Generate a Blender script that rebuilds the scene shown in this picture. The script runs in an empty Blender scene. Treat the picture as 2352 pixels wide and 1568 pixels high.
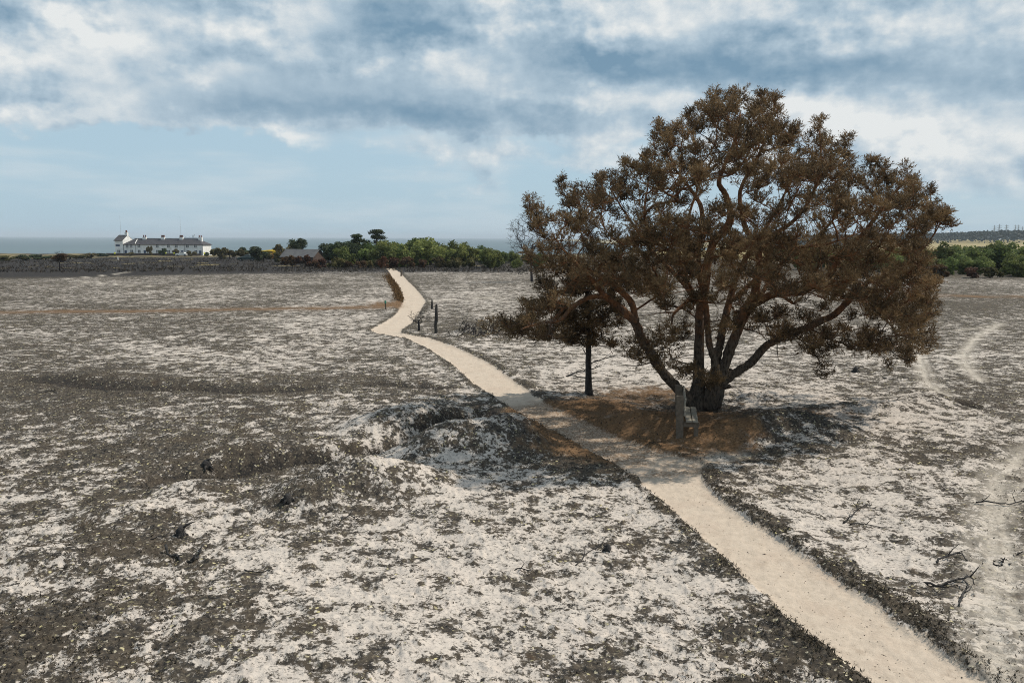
import bpy, math, random
import numpy as np
from mathutils import Vector, Matrix

random.seed(7)
RNG = np.random.default_rng(11)
scene = bpy.context.scene
COL = scene.collection
rad = math.radians

# ------------------------------------------------------------------ camera
CH = 4.6                                   # camera height above the heath (m)
FPX, CX, CY = 1829.0, 1176.0, 784.0        # focal length / centre in pixels of a 2352 x 1568 view
PITCH, ROLL = math.atan(0.1304), 0.0034
F_ = np.array([0, math.cos(PITCH), -math.sin(PITCH)])
U0 = np.array([0, math.sin(PITCH), math.cos(PITCH)])
R0 = np.array([1.0, 0, 0])
R_ = R0 * math.cos(ROLL) + U0 * math.sin(ROLL)
U_ = -R0 * math.sin(ROLL) + U0 * math.cos(ROLL)
cam = bpy.data.cameras.new('camera')
cam.sensor_width = 36.0
cam.lens = 36.0 * FPX / 2352.0
cam.clip_start = 0.1
cam.clip_end = 90000
camo = bpy.data.objects.new('camera', cam)
COL.objects.link(camo)
camo.matrix_world = Matrix(((R_[0], U_[0], -F_[0], 0), (R_[1], U_[1], -F_[1], 0),
                            (R_[2], U_[2], -F_[2], CH), (0, 0, 0, 1)))
scene.camera = camo

# ------------------------------------------------------------------ render / exposure
scene.render.engine = 'CYCLES'
scene.cycles.use_denoising = True
scene.cycles.denoising_prefilter = 'NONE'
scene.cycles.max_bounces = 4
scene.cycles.diffuse_bounces = 2
scene.cycles.glossy_bounces = 2
scene.cycles.volume_bounces = 0
scene.cycles.filter_width = 1.0
scene.cycles.transparent_max_bounces = 6
vs = scene.view_settings
vs.view_transform = 'Standard'
vs.look = 'None'
vs.gamma = 1.0
vs.exposure = 0.0
vs.use_curve_mapping = False

# ------------------------------------------------------------------ sun
SUN_EL = 50.0
SUN_V = Vector((0.93, 0.37, 0)).normalized() * math.cos(rad(SUN_EL)) + Vector((0, 0, math.sin(rad(SUN_EL))))
sl = bpy.data.lights.new('sun', 'SUN')
sl.energy = 4.3
sl.angle = rad(0.6)
sl.color = (1.0, 0.92, 0.80)
so = bpy.data.objects.new('sun', sl)
COL.objects.link(so)
so.location = (0, 0, 60)
so.rotation_euler = SUN_V.to_track_quat('Z', 'Y').to_euler()


# ------------------------------------------------------------------ node helper
class NG:
    def __init__(s, tree):
        s.t = tree
        s.n = tree.nodes
        s.l = tree.links

    def set(s, sock, v):
        if isinstance(v, bpy.types.NodeSocket):
            s.l.new(v, sock)
        elif v is not None:
            if isinstance(v, (tuple, list)) and len(v) == 3 and sock.type == 'RGBA':
                v = (*v, 1.0)
            sock.default_value = v

    def m(s, op, a, b=None, c=None, clamp=False):
        n = s.n.new('ShaderNodeMath')
        n.operation = op
        n.use_clamp = clamp
        for i, v in enumerate((a, b, c)):
            s.set(n.inputs[i], v)
        return n.outputs[0]

    def vm(s, op, a, b=None):
        n = s.n.new('ShaderNodeVectorMath')
        n.operation = op
        s.set(n.inputs[0], a)
        if b is not None:
            s.set(n.inputs['Scale' if op == 'SCALE' else 1], b)
        return n.outputs['Value' if op in ('LENGTH', 'DOT_PRODUCT', 'DISTANCE') else 0]

    def noise(s, vec, scale, detail=4, rough=0.55, dist=0.0, color=False, dim='3D'):
        n = s.n.new('ShaderNodeTexNoise')
        n.noise_dimensions = dim
        s.set(n.inputs['Vector'], vec)
        n.inputs['Scale'].default_value = scale
        n.inputs['Detail'].default_value = detail
        n.inputs['Roughness'].default_value = rough
        n.inputs['Distortion'].default_value = dist
        return n.outputs[1 if color else 0]

    def mix(s, f, a, b, mode='MIX'):
        n = s.n.new('ShaderNodeMix')
        n.data_type = 'RGBA'
        n.blend_type = mode
        s.set(n.inputs[0], f)
        s.set(n.inputs[6], a)
        s.set(n.inputs[7], b)
        return n.outputs[2]

    def ss(s, v, a, b, lo=0.0, hi=1.0):
        n = s.n.new('ShaderNodeMapRange')
        n.interpolation_type = 'SMOOTHSTEP'
        s.set(n.inputs[0], v)
        n.inputs[1].default_value = a
        n.inputs[2].default_value = b
        n.inputs[3].default_value = lo
        n.inputs[4].default_value = hi
        return n.outputs[0]

    def comb(s, x, y, z):
        n = s.n.new('ShaderNodeCombineXYZ')
        for i, v in enumerate((x, y, z)):
            s.set(n.inputs[i], v)
        return n.outputs[0]

    def sep(s, v):
        n = s.n.new('ShaderNodeSeparateXYZ')
        s.set(n.inputs[0], v)
        return n.outputs

    def coord(s, k='Object'):
        return s.n.new('ShaderNodeTexCoord').outputs[k]

    def attr(s, name, k='Fac'):
        n = s.n.new('ShaderNodeAttribute')
        n.attribute_name = name
        return n.outputs[k]


# ------------------------------------------------------------------ sky
def build_world():
    w = bpy.data.worlds.new('World')
    scene.world = w
    w.use_nodes = True
    g = NG(w.node_tree)
    g.n.clear()
    out = g.n.new('ShaderNodeOutputWorld')
    bg = g.n.new('ShaderNodeBackground')
    STR = 0.10
    bg.inputs[1].default_value = STR
    g.l.new(bg.outputs[0], out.inputs[0])
    sky = g.n.new('ShaderNodeTexSky')
    sky.sky_type = 'NISHITA'
    sky.sun_disc = False
    sky.sun_elevation = rad(SUN_EL)
    sky.sun_rotation = math.atan2(SUN_V.x, SUN_V.y)
    sky.air_density = 1.0
    sky.dust_density = 1.2
    sky.ozone_density = 1.2
    d = g.coord('Generated')
    x, y, z = g.sep(d)
    az = g.m('ARCTAN2', x, y)
    el = g.m('ARCSINE', z)
    # cloud layer seen in perspective: the deck's own plane coordinates
    zz = g.m('ADD', g.m('MAXIMUM', z, 0.0), 0.16)
    pl = g.comb(g.m('DIVIDE', x, zz), g.m('DIVIDE', y, zz), 0.0)
    ang = g.comb(az, el, 0.0)
    angs = g.comb(az, g.m('MULTIPLY', el, 1.45), 0.0)
    # domain warp gives the banks ragged, billowing edges
    w1 = g.noise(angs, 6.5, 5, 0.58, 0.0, True, '2D')
    w2 = g.noise(angs, 26.0, 3, 0.6, 0.0, True, '2D')
    wv = g.vm('ADD', g.vm('SCALE', g.vm('SUBTRACT', w1, (0.5, 0.5, 0.5)), 0.15),
              g.vm('SCALE', g.vm('SUBTRACT', w2, (0.5, 0.5, 0.5)), 0.065))
    wv = g.vm('MULTIPLY', wv, (1.0, 0.42, 0.0))
    wa = g.vm('ADD', ang, wv)

    def spot(px, py, rx, ry, amp, acc):
        a = math.atan((px - CX) / FPX)
        dz = U_[2] * (CY - py) / FPX + F_[2]
        dy = F_[1] + U_[1] * (CY - py) / FPX
        e = math.atan2(dz, math.hypot(dy, (px - CX) / FPX))
        n = g.n.new('ShaderNodeVectorMath')
        n.operation = 'MULTIPLY_ADD'
        g.l.new(wa, n.inputs[0])
        n.inputs[1].default_value = (FPX / rx, FPX / ry, 0.0)
        n.inputs[2].default_value = (-a * FPX / rx, -e * FPX / ry, 0.0)
        q = g.vm('DOT_PRODUCT', n.outputs[0], n.outputs[0])
        return g.m('MULTIPLY_ADD', g.m('POWER', 0.3679, q), amp, acc)

    wyy = g.sep(wa)[1]
    # cover (how much cloud) and shade (bright sunlit tops against grey-blue bases)
    n1 = g.noise(pl, 1.1, 6, 0.56, 0.0, False, '2D')
    n2 = g.noise(angs, 13.0, 6, 0.55, 0.0, False, '2D')
    n2b = g.noise(g.vm('ADD', angs, (0.008, 0.018, 0.0)), 13.0, 6, 0.55, 0.0, False, '2D')
    n3 = g.noise(angs, 5.0, 4, 0.55, 0.0, False, '2D')
    cov = g.m('ADD', g.m('MULTIPLY', g.m('SUBTRACT', n1, 0.5), 1.2), g.ss(wyy, 0.113, 0.140, -0.34, 0.66))
    cov = g.m('ADD', cov, g.m('MULTIPLY', g.m('SUBTRACT', n2, 0.5), 0.9))
    for s in ((180, 245, 190, 52, .9), (60, 130, 260, 70, .6), (1400, 225, 230, 75, .9), (2030, 270, 380, 105, .85),
              (1750, 260, 200, 70, .5), (720, 338, 70, 26, .45), (950, 345, 220, 30, .35), (1250, 362, 180, 26, .35), (1135, 412, 50, 24, .4),
              (2150, 350, 200, 50, .4), (430, 150, 90, 40, -.45), (120, 430, 420, 95, -.35), (600, 420, 300, 60, -.2), (700, 225, 560, 70, .7), (1150, 250, 330, 55, .6), (1700, 340, 600, 60, .38), (2150, 400, 400, 50, .32), (1300, 420, 500, 40, .22), (1900, 470, 500, 30, .22), (1000, 60, 1600, 130, .35)):
        cov = spot(*s, cov)
    cov = g.ss(cov, -0.05, 0.62)
    sh = g.m('ADD', g.m('MULTIPLY', g.m('SUBTRACT', n3, 0.5), 0.5), g.m('ADD', g.m('MULTIPLY', g.m('SUBTRACT', n2, 0.5), 0.55), g.m('MULTIPLY', g.m('SUBTRACT', n2, n2b), 1.35)))
    bank = None
    for b_ in ((560, 225, 330, 60, .8), (950, 235, 330, 66, .9), (1230, 275, 220, 36, .7), (1550, 150, 330, 40, .8), (2000, 165, 300, 40, .8), (2250, 180, 200, 60, .7), (1000, 45, 180, 50, .7)):
        bank = spot(*b_, 0.0 if bank is None else bank)
    bank = g.m('MINIMUM', bank, 1.0)
    sh = g.m('MULTIPLY', sh, g.m('MULTIPLY_ADD', bank, -0.72, 1.0))
    sh = g.m('ADD', sh, 0.54)
    for s in ((420, 262, 280, 26, -.16), (800, 262, 380, 32, -.24), (1120, 270, 280, 36, -.26), (760, 200, 420, 60, -.14), (1000, 40, 200, 55, -.36), (1300, 120, 180, 38, -.36), (1500, 155, 260, 36, -.38),
              (1800, 175, 280, 36, -.40), (2200, 178, 250, 50, -.42), (110, 60, 150, 50, -.25), (1690, 95, 150, 40, -.3), (900, 70, 160, 40, -.25), (60, 200, 300, 30, -.10),
              (270, 70, 110, 75, .42), (90, 130, 150, 40, .38), (185, 245, 130, 34, .50), (1020, 125, 110, 50, .32), (1340, 45, 220, 46, .42), (1150, 150, 70, 40, .25),
              (1400, 222, 190, 46, .44), (1990, 255, 330, 65, .36), (2150, 335, 190, 50, .36), (1560, 35, 150, 50, .12), (2250, 75, 180, 40, .22), (1900, 30, 300, 40, -.15), (500, 10, 300, 30, -.12), (1780, 235, 120, 30, .35),
              (480, 170, 90, 26, .40), (640, 30, 100, 50, .30), (720, 338, 80, 30, .3), (2000, 40, 200, 45, .15), (1800, 280, 140, 40, .2), (1280, 360, 200, 30, .25)):
        sh = spot(*s, sh)
    sh = g.m('MINIMUM', g.m('MAXIMUM', sh, 0.0), 1.0)
    k = 1.0 / STR
    dark = (0.185 * k, 0.310 * k, 0.43 * k)
    mid = (0.43 * k, 0.545 * k, 0.64 * k)
    lite = (0.80 * k, 0.825 * k, 0.825 * k)
    cc = g.mix(g.m('MULTIPLY', sh, 2.0, None, True), dark, mid)
    cc = g.mix(g.m('MULTIPLY_ADD', sh, 2.0, -1.0, True), cc, lite)
    # clear air between the clouds: the sky texture, paled by thin high cloud
    veil = g.mix(0.85, sky.outputs[0], (0.43 * k, 0.61 * k, 0.735 * k))
    thin = g.noise(g.comb(g.m('MULTIPLY', az, 1.0), g.m('MULTIPLY', el, 6.0), 0.0), 4.0, 4, 0.6, 0.0, False, '2D')
    veil = g.mix(g.ss(thin, 0.40, 0.72, 0.05, 0.62), veil, (0.60 * k, 0.69 * k, 0.745 * k))
    col = g.mix(cov, veil, cc)
    # below the horizon (hidden by land and sea)
    col = g.mix(g.ss(el, -0.05, -0.005), (0.2 * k, 0.21 * k, 0.2 * k), col)
    g.l.new(col, bg.inputs[0])


build_world()
scene.world.cycles.sampling_method = 'MANUAL'
scene.world.cycles.sample_map_resolution = 256


# ------------------------------------------------------------------ generic helpers
def ray(px, py):
    a, b = (px - CX) / FPX, (CY - py) / FPX
    return F_ + a * R_ + b * U_


def at(px, py, D):
    d = ray(px, py)
    return np.array([0, 0, CH]) + d * (D / d[1])


def flat(px, py, z=0.0):
    d = ray(px, py)
    return np.array([0, 0, CH]) + d * ((z - CH) / d[2])


def to_px(x, y, z=0.0):
    v = np.stack([x, y, np.full_like(x, z) - CH], -1)
    dep = v @ F_
    ok = dep > 0.5
    dd = np.where(ok, dep, 1.0)
    return np.where(ok, CX + FPX * (v @ R_) / dd, -9999.0), np.where(ok, CY - FPX * (v @ U_) / dd, 9999.0)


def _hash(ix, iy, seed):
    h = (ix.astype(np.int64) * 374761393 + iy.astype(np.int64) * 668265263 + seed * 1442695041) & 0xffffffff
    h = ((h ^ (h >> 13)) * 1274126177) & 0xffffffff
    return (h ^ (h >> 16)) & 0xffffffff


def pn(x, y, seed=0):
    ix, iy = np.floor(x), np.floor(y)
    fx, fy = x - ix, y - iy
    u = fx * fx * fx * (fx * (fx * 6 - 15) + 10)
    v = fy * fy * fy * (fy * (fy * 6 - 15) + 10)

    def gr(ox, oy):
        a = _hash(ix + ox, iy + oy, seed) * (2 * math.pi / 4294967296.0)
        return np.cos(a) * (fx - ox) + np.sin(a) * (fy - oy)
    n0 = gr(0, 0) * (1 - u) + gr(1, 0) * u
    n1 = gr(0, 1) * (1 - u) + gr(1, 1) * u
    return (n0 * (1 - v) + n1 * v) * 1.5


def fbm(x, y, seed=0, octv=4, gain=0.5):
    s, a, t = 0, 1.0, 0
    for i in range(octv):
        s = s + a * pn(x * 2 ** i + 13.7 * i, y * 2 ** i - 7.1 * i, seed + i)
        t += a
        a *= gain
    return s / t


def sst(v, a, b):
    t = np.clip((v - a) / (b - a), 0, 1)
    return t * t * (3 - 2 * t)


def material(name, base=(0.5, 0.5, 0.5), rough=0.85, spec=0.25, var=None, scale=8.0, bump=0.0, bscale=30.0, metal=0.0, coords='Object', rnd=0.0):
    """principled material: base colour broken up with noise towards var, bump for relief"""
    m = bpy.data.materials.new(name)
    m.use_nodes = True
    g = NG(m.node_tree)
    b = g.n['Principled BSDF']
    b.inputs['Roughness'].default_value = rough
    b.inputs['Specular IOR Level'].default_value = spec
    b.inputs['Metallic'].default_value = metal
    c = g.coord(coords)
    if var is None:
        var = tuple(v * 0.75 for v in base)
    col = g.mix(g.ss(g.noise(c, scale, 5, 0.6), 0.35, 0.65), base, var)
    if rnd > 0:
        oi = g.n.new('ShaderNodeObjectInfo')
        hs = g.n.new('ShaderNodeHueSaturation')
        g.l.new(g.m('ADD', g.m('MULTIPLY', oi.outputs['Random'], 2 * rnd), 1.0 - rnd), hs.inputs['Value'])
        g.l.new(g.m('ADD', g.m('MULTIPLY', g.m('FRACT', g.m('MULTIPLY', oi.outputs['Random'], 17.3)), rnd * 0.12), 0.5 - rnd * 0.06), hs.inputs['Hue'])
        g.l.new(col, hs.inputs['Color'])
        col = hs.outputs[0]
    g.l.new(col, b.inputs['Base Color'])
    if bump > 0:
        bn = g.n.new('ShaderNodeBump')
        bn.inputs['Strength'].default_value = bump
        bn.inputs['Distance'].default_value = 0.02
        g.l.new(g.noise(c, bscale, 5, 0.65), bn.inputs['Height'])
        g.l.new(bn.outputs[0], b.inputs['Normal'])
    return m


def np_mesh(name, V, loops, starts, smooth=True, attrs=None):
    me = bpy.data.meshes.new(name)
    V = np.asarray(V, np.float32)
    me.vertices.add(len(V))
    me.vertices.foreach_set('co', V.ravel())
    me.loops.add(len(loops))
    me.loops.foreach_set('vertex_index', np.asarray(loops, np.int32))
    me.polygons.add(len(starts))
    me.polygons.foreach_set('loop_start', np.asarray(starts, np.int32))
    if smooth:
        me.polygons.foreach_set('use_smooth', np.ones(len(starts), bool))
    me.update(calc_edges=True)
    for k, v in (attrs or {}).items():
        a = me.attributes.new(k, 'FLOAT', 'POINT')
        a.data.foreach_set('value', np.asarray(v, np.float32))
    return me


def link(name, me, mat=None, parent=None):
    o = bpy.data.objects.new(name, me)
    COL.objects.link(o)
    if mat is not None and me is not None and len(me.materials) == 0:
        me.materials.append(mat)
    if parent is not None:
        o.parent = parent
    return o


def thing(name, loc=(0, 0, 0), rz=0.0):
    o = bpy.data.objects.new(name, None)
    COL.objects.link(o)
    o.empty_display_size = 0.2
    o.location = loc
    o.rotation_euler = (0, 0, rz)
    return o


def tag(o, label, cat, group=None):
    o['label'] = label
    o['category'] = cat
    if group:
        o['group'] = group
    return o


def kind(o, k):
    o['kind'] = k
    return o


def dup(root, loc, rz=0.0, sc=1.0):
    r = root.copy()
    COL.objects.link(r)
    r.location = loc
    r.rotation_euler = (0, 0, rz)
    r.scale = (sc, sc, sc) if not isinstance(sc, tuple) else sc
    for ch in root.children:
        c = ch.copy()
        COL.objects.link(c)
        c.parent = r
        for gc in ch.children:
            d = gc.copy()
            COL.objects.link(d)
            d.parent = c
    return r


class MB:
    """collects boxes, prisms and tubes into one mesh"""
    def __init__(s):
        s.v, s.f, s.a = [], [], []

    def poly(s, pts, faces, tint=0.5):
        o = len(s.v)
        s.v += [tuple(p) for p in pts]
        s.f += [tuple(i + o for i in f) for f in faces]
        s.a += [tint] * len(pts)

    def box(s, c, d, rz=0.0, taper=1.0, tilt=None, j=0.0):
        hx, hy, hz = d[0] / 2, d[1] / 2, d[2] / 2
        P = []
        for z, k in ((-hz, 1.0), (hz, taper)):
            for x, y in ((-hx, -hy), (hx, -hy), (hx, hy), (-hx, hy)):
                p = Vector((x * k + random.uniform(-j, j), y * k + random.uniform(-j, j), z + random.uniform(-j, j)))
                if tilt is not None:
                    p = tilt @ p
                ca, sa = math.cos(rz), math.sin(rz)
                P.append((c[0] + p.x * ca - p.y * sa, c[1] + p.x * sa + p.y * ca, c[2] + p.z))
        s.poly(P, [(0, 3, 2, 1), (4, 5, 6, 7), (0, 1, 5, 4), (1, 2, 6, 5), (2, 3, 7, 6), (3, 0, 4, 7)])

    def tube(s, pts, radii, n=6, tint=0.5, cap=True, wob=0.0):
        pts = [np.asarray(p, float) for p in pts]
        o = len(s.v)
        k = len(pts)
        nrm = None
        for i in range(k):
            t = pts[min(i + 1, k - 1)] - pts[max(i - 1, 0)]
            t = t / (np.linalg.norm(t) + 1e-9)
            if nrm is None:
                nrm = np.cross(t, (0, 0, 1) if abs(t[2]) < 0.9 else (1, 0, 0))
            nrm = nrm - t * np.dot(nrm, t)
            nrm /= np.linalg.norm(nrm) + 1e-9
            bi = np.cross(t, nrm)
            for a in range(n):
                th = 2 * math.pi * a / n
                r = radii[i] * (1 + (random.uniform(-wob, wob) if wob else 0))
                q = pts[i] + (nrm * math.cos(th) + bi * math.sin(th)) * r
                s.v.append((q[0], q[1], q[2]))
                s.a.append(tint)
        for i in range(k - 1):
            for a in range(n):
                b = (a + 1) % n
                s.f.append((o + i * n + a, o + i * n + b, o + (i + 1) * n + b, o + (i + 1) * n + a))
        if cap:
            s.f.append(tuple(o + a for a in range(n - 1, -1, -1)))
            s.f.append(tuple(o + (k - 1) * n + a for a in range(n)))

    def mesh(s, name, smooth=False):
        me = bpy.data.meshes.new(name)
        me.from_pydata(s.v, [], s.f)
        if smooth:
            me.polygons.foreach_set('use_smooth', [True] * len(me.polygons))
        a = me.attributes.new('tint', 'FLOAT', 'POINT')
        a.data.foreach_set('value', s.a)
        me.update()
        return me

    def build(s, name, mat, parent=None, smooth=False, bevel=0.0):
        o = link(name, s.mesh(name, smooth), mat, parent)
        if bevel:
            b = o.modifiers.new('bevel', 'BEVEL')
            b.width = bevel
            b.segments = 1
            b.limit_method = 'ANGLE'
        return o


def smooth_path(P, n=4):
    """Catmull-Rom through the points"""
    P = [np.asarray(p, float) for p in P]
    Q = [2 * P[0] - P[1]] + P + [2 * P[-1] - P[-2]]
    out = []
    for i in range(1, len(Q) - 2):
        p0, p1, p2, p3 = Q[i - 1], Q[i], Q[i + 1], Q[i + 2]
        for k in range(n):
            t = k / n
            out.append(0.5 * (2 * p1 + (p2 - p0) * t + (2 * p0 - 5 * p1 + 4 * p2 - p3) * t * t + (3 * p1 - p0 - 3 * p2 + p3) * t ** 3))
    out.append(P[-1])
    return out

# ------------------------------------------------------------------ terrain
PATH_Y = np.array([560, 612, 622, 650, 670, 690, 720, 740, 757, 764, 775, 800, 840, 880, 920, 950, 1000, 1060, 1100, 1150, 1200, 1300, 1400, 1500, 1568, 1750, 2100], float)
PATH_L = np.array([880, 886, 893, 909, 922, 927, 911, 882, 848, 868, 932, 986, 1046, 1087, 1148, 1196, 1296, 1402, 1468, 1524, 1580, 1692, 1802, 1922, 2012, 2250, 2700], float)
PATH_R = np.array([900, 906, 916, 942, 962, 978, 962, 946, 922, 922, 985, 1058, 1136, 1192, 1246, 1312, 1420, 1612, 1612, 1664, 1740, 1892, 2046, 2178, 2290, 2590, 3200], float)


def path_sd(x, y):
    """metres inside (+) / outside (-) of the sand path"""
    px, py = to_px(x, y)
    l = np.interp(py, PATH_Y, PATH_L)
    r = np.interp(py, PATH_Y, PATH_R)
    dep = np.maximum(y, 1.0)
    return np.where(py < 611, -9.0, np.minimum(px - l, r - px) * dep / FPX * 0.85)


def seg_dist(x, y, pts):
    P = [flat(*p)[:2] for p in pts]
    best = np.full(x.shape, 1e3)
    Q = np.array(P)
    lo, hi = Q.min(0) - 3.0, Q.max(0) + 3.0
    sel = (x > lo[0]) & (x < hi[0]) & (y > lo[1]) & (y < hi[1])
    if not sel.any():
        return best
    full, best, x, y = best, best[sel], x[sel], y[sel]
    for a, b in zip(P[:-1], P[1:]):
        d = b - a
        t = np.clip(((x - a[0]) * d[0] + (y - a[1]) * d[1]) / (d @ d), 0, 1)
        best = np.minimum(best, np.hypot(x - a[0] - t * d[0], y - a[1] - t * d[1]))
    full[sel] = best
    return full


MOUNDS = [  # px, py on the level ground, radii in metres, height, turn
    (880, 1118, 1.15, 0.75, 0.42, 0.35), (770, 1130, 0.9, 0.55, 0.26, 0.2), (700, 1160, 0.6, 0.4, 0.20, 0.2), (1110, 1030, 1.35, 0.8, 0.48, 0.1),
    (1000, 1045, 0.9, 0.55, 0.30, 0.4), (1190, 1010, 0.9, 0.7, 0.38, 0.0), (965, 965, 1.1, 0.8, 0.34, 0.2), (870, 985, 0.9, 0.6, 0.22, 0.3),
    (1660, 985, 2.6, 1.5, 0.30, 0.0), (1420, 975, 1.6, 0.9, 0.24, 0.0), (1790, 990, 1.6, 0.7, 0.26, 0.15), (1330, 930, 1.2, 0.6, 0.16, 0.2),
    (230, 872, 2.4, 0.8, 0.13, 0.0), (400, 880, 1.6, 0.6, 0.10, 0.0), (1120, 768, 1.5, 0.9, 0.5, 0.1), (1175, 762, 1.2, 0.8, 0.5, 0.0),
    (560, 1040, 1.0, 0.6, 0.18, 0.3), (420, 1130, 0.8, 0.5, 0.16, 0.2), (1680, 905, 2.0, 0.8, 0.18, 0.0), (2130, 925, 1.0, 0.5, 0.24, 0.0),
    (100, 1300, 0.8, 0.5, 0.14, 0.4), (300, 1190, 0.9, 0.6, 0.14, 0.2), (2000, 940, 2.0, 0.7, 0.2, 0.0), (1700, 1010, 0.7, 0.4, 0.15, 0.3)]
DITCHES = [
    ([(400, 1104), (470, 1092), (560, 1072), (690, 1050), (800, 1040), (900, 1022), (985, 992), (1060, 962), (1130, 945)], 0.62, 0.42),
    ([(60, 872), (180, 884), (320, 892), (430, 893), (560, 897), (720, 893)], 0.18, 0.34),
    ([(860, 885), (960, 890), (1010, 895)], 0.15, 0.3),
    ([(2190, 925), (2235, 935)], 0.34, 0.22), ([(1560, 930), (1700, 935)], 0.08, 0.4)]
TRACKS = [
    ([(2108, 800), (2112, 830), (2130, 880), (2172, 912)], 0.28), ([(2300, 740), (2240, 775), (2212, 815), (2225, 850), (2252, 876)], 0.26),
    ([(2190, 760), (2300, 742)], 0.18),
    ([(2420, 1020), (2340, 1055), (2292, 1105), (2280, 1160), (2272, 1240), (2290, 1320), (2275, 1420), (2300, 1568), (2330, 1800)], 0.36),
    ([(2420, 1080), (2330, 1130), (2300, 1190), (2320, 1300), (2330, 1450)], 0.2), ([(1690, 1035), (1600, 1065)], 0.3), ([(2172, 912), (2060, 915)], 0.22), ([(180, 648), (330, 660), (470, 664)], 0.35), ([(150, 640), (260, 628), (300, 622)], 0.4), ([(960, 694), (1040, 686), (1200, 682)], 0.35)]
CHAR = [  # px, py, rx, ry, how much more (+) or less (-) of the surface is charred
    (1350, 1350, 420, 190, -.22), (1080, 1480, 320, 110, -.10), (2020, 1120, 280, 120, -.22), (1480, 1120, 130, 60, -.25), (1000, 1190, 200, 60, -.12),
    (700, 690, 380, 34, -.10), (1080, 700, 220, 40, -.12), (2260, 800, 220, 60, .04), (1030, 840, 130, 60, -.16), (1560, 850, 320, 50, -.20),
    (620, 800, 350, 60, -.08), (2050, 960, 200, 60, -.12), (940, 1000, 60, 16, -.35), (880, 1360, 260, 60, -.06), (600, 1330, 160, 60, -.08),
    (90, 1500, 330, 130, .24), (120, 930, 330, 60, .22), (480, 1040, 260, 50, .14), (260, 1270, 330, 90, .10), (640, 1400, 240, 80, .10),
    (1110, 1000, 190, 60, .14), (740, 1140, 160, 60, .15), (2260, 700, 200, 24, .22), (260, 800, 520, 110, .09), (200, 1080, 420, 130, .08), (2190, 1260, 110, 180, .10), (2345, 1300, 40, 150, .16), (1830, 985, 150, 40, .18), (520, 950, 260, 60, .06),
    (1300, 1050, 120, 36, .38), (700, 880, 360, 22, .2), (30, 1000, 240, 90, .08), (1130, 760, 90, 22, .35), (2240, 930, 90, 30, .15), (2200, 1330, 60, 60, .18), (1010, 945, 60, 18, .3)]
LITTER = [(1430, 975, 170, 48, 1.0), (1560, 1010, 130, 40, .95), (1360, 940, 90, 28, .8), (1660, 955, 130, 30, .55), (1500, 900, 120, 20, .7), (1690, 1015, 60, 16, .9),
          (885, 700, 45, 9, 1.1), (905, 665, 10, 22, .4), (916, 690, 9, 16, .5), (1270, 985, 100, 40, .95), (1340, 1025, 90, 28, .95), (1420, 1055, 70, 20, .7), (1215, 950, 60, 20, .8), (1580, 1075, 70, 18, .6), (1500, 1085, 60, 16, .45), (1900, 955, 130, 18, .4), (1230, 935, 60, 16, .4)]
LITTER_LINES = [([(-300, 722), (0, 719), (400, 715), (860, 706)], 1.0), ([(2100, 679), (2352, 681), (2700, 684)], .9)]


def gspots(px, py, L):
    s = np.zeros_like(px)
    for x, y, rx, ry, a in L:
        s += a * np.exp(-(((px - x) / rx) ** 2 + ((py - y) / ry) ** 2))
    return s


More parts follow.
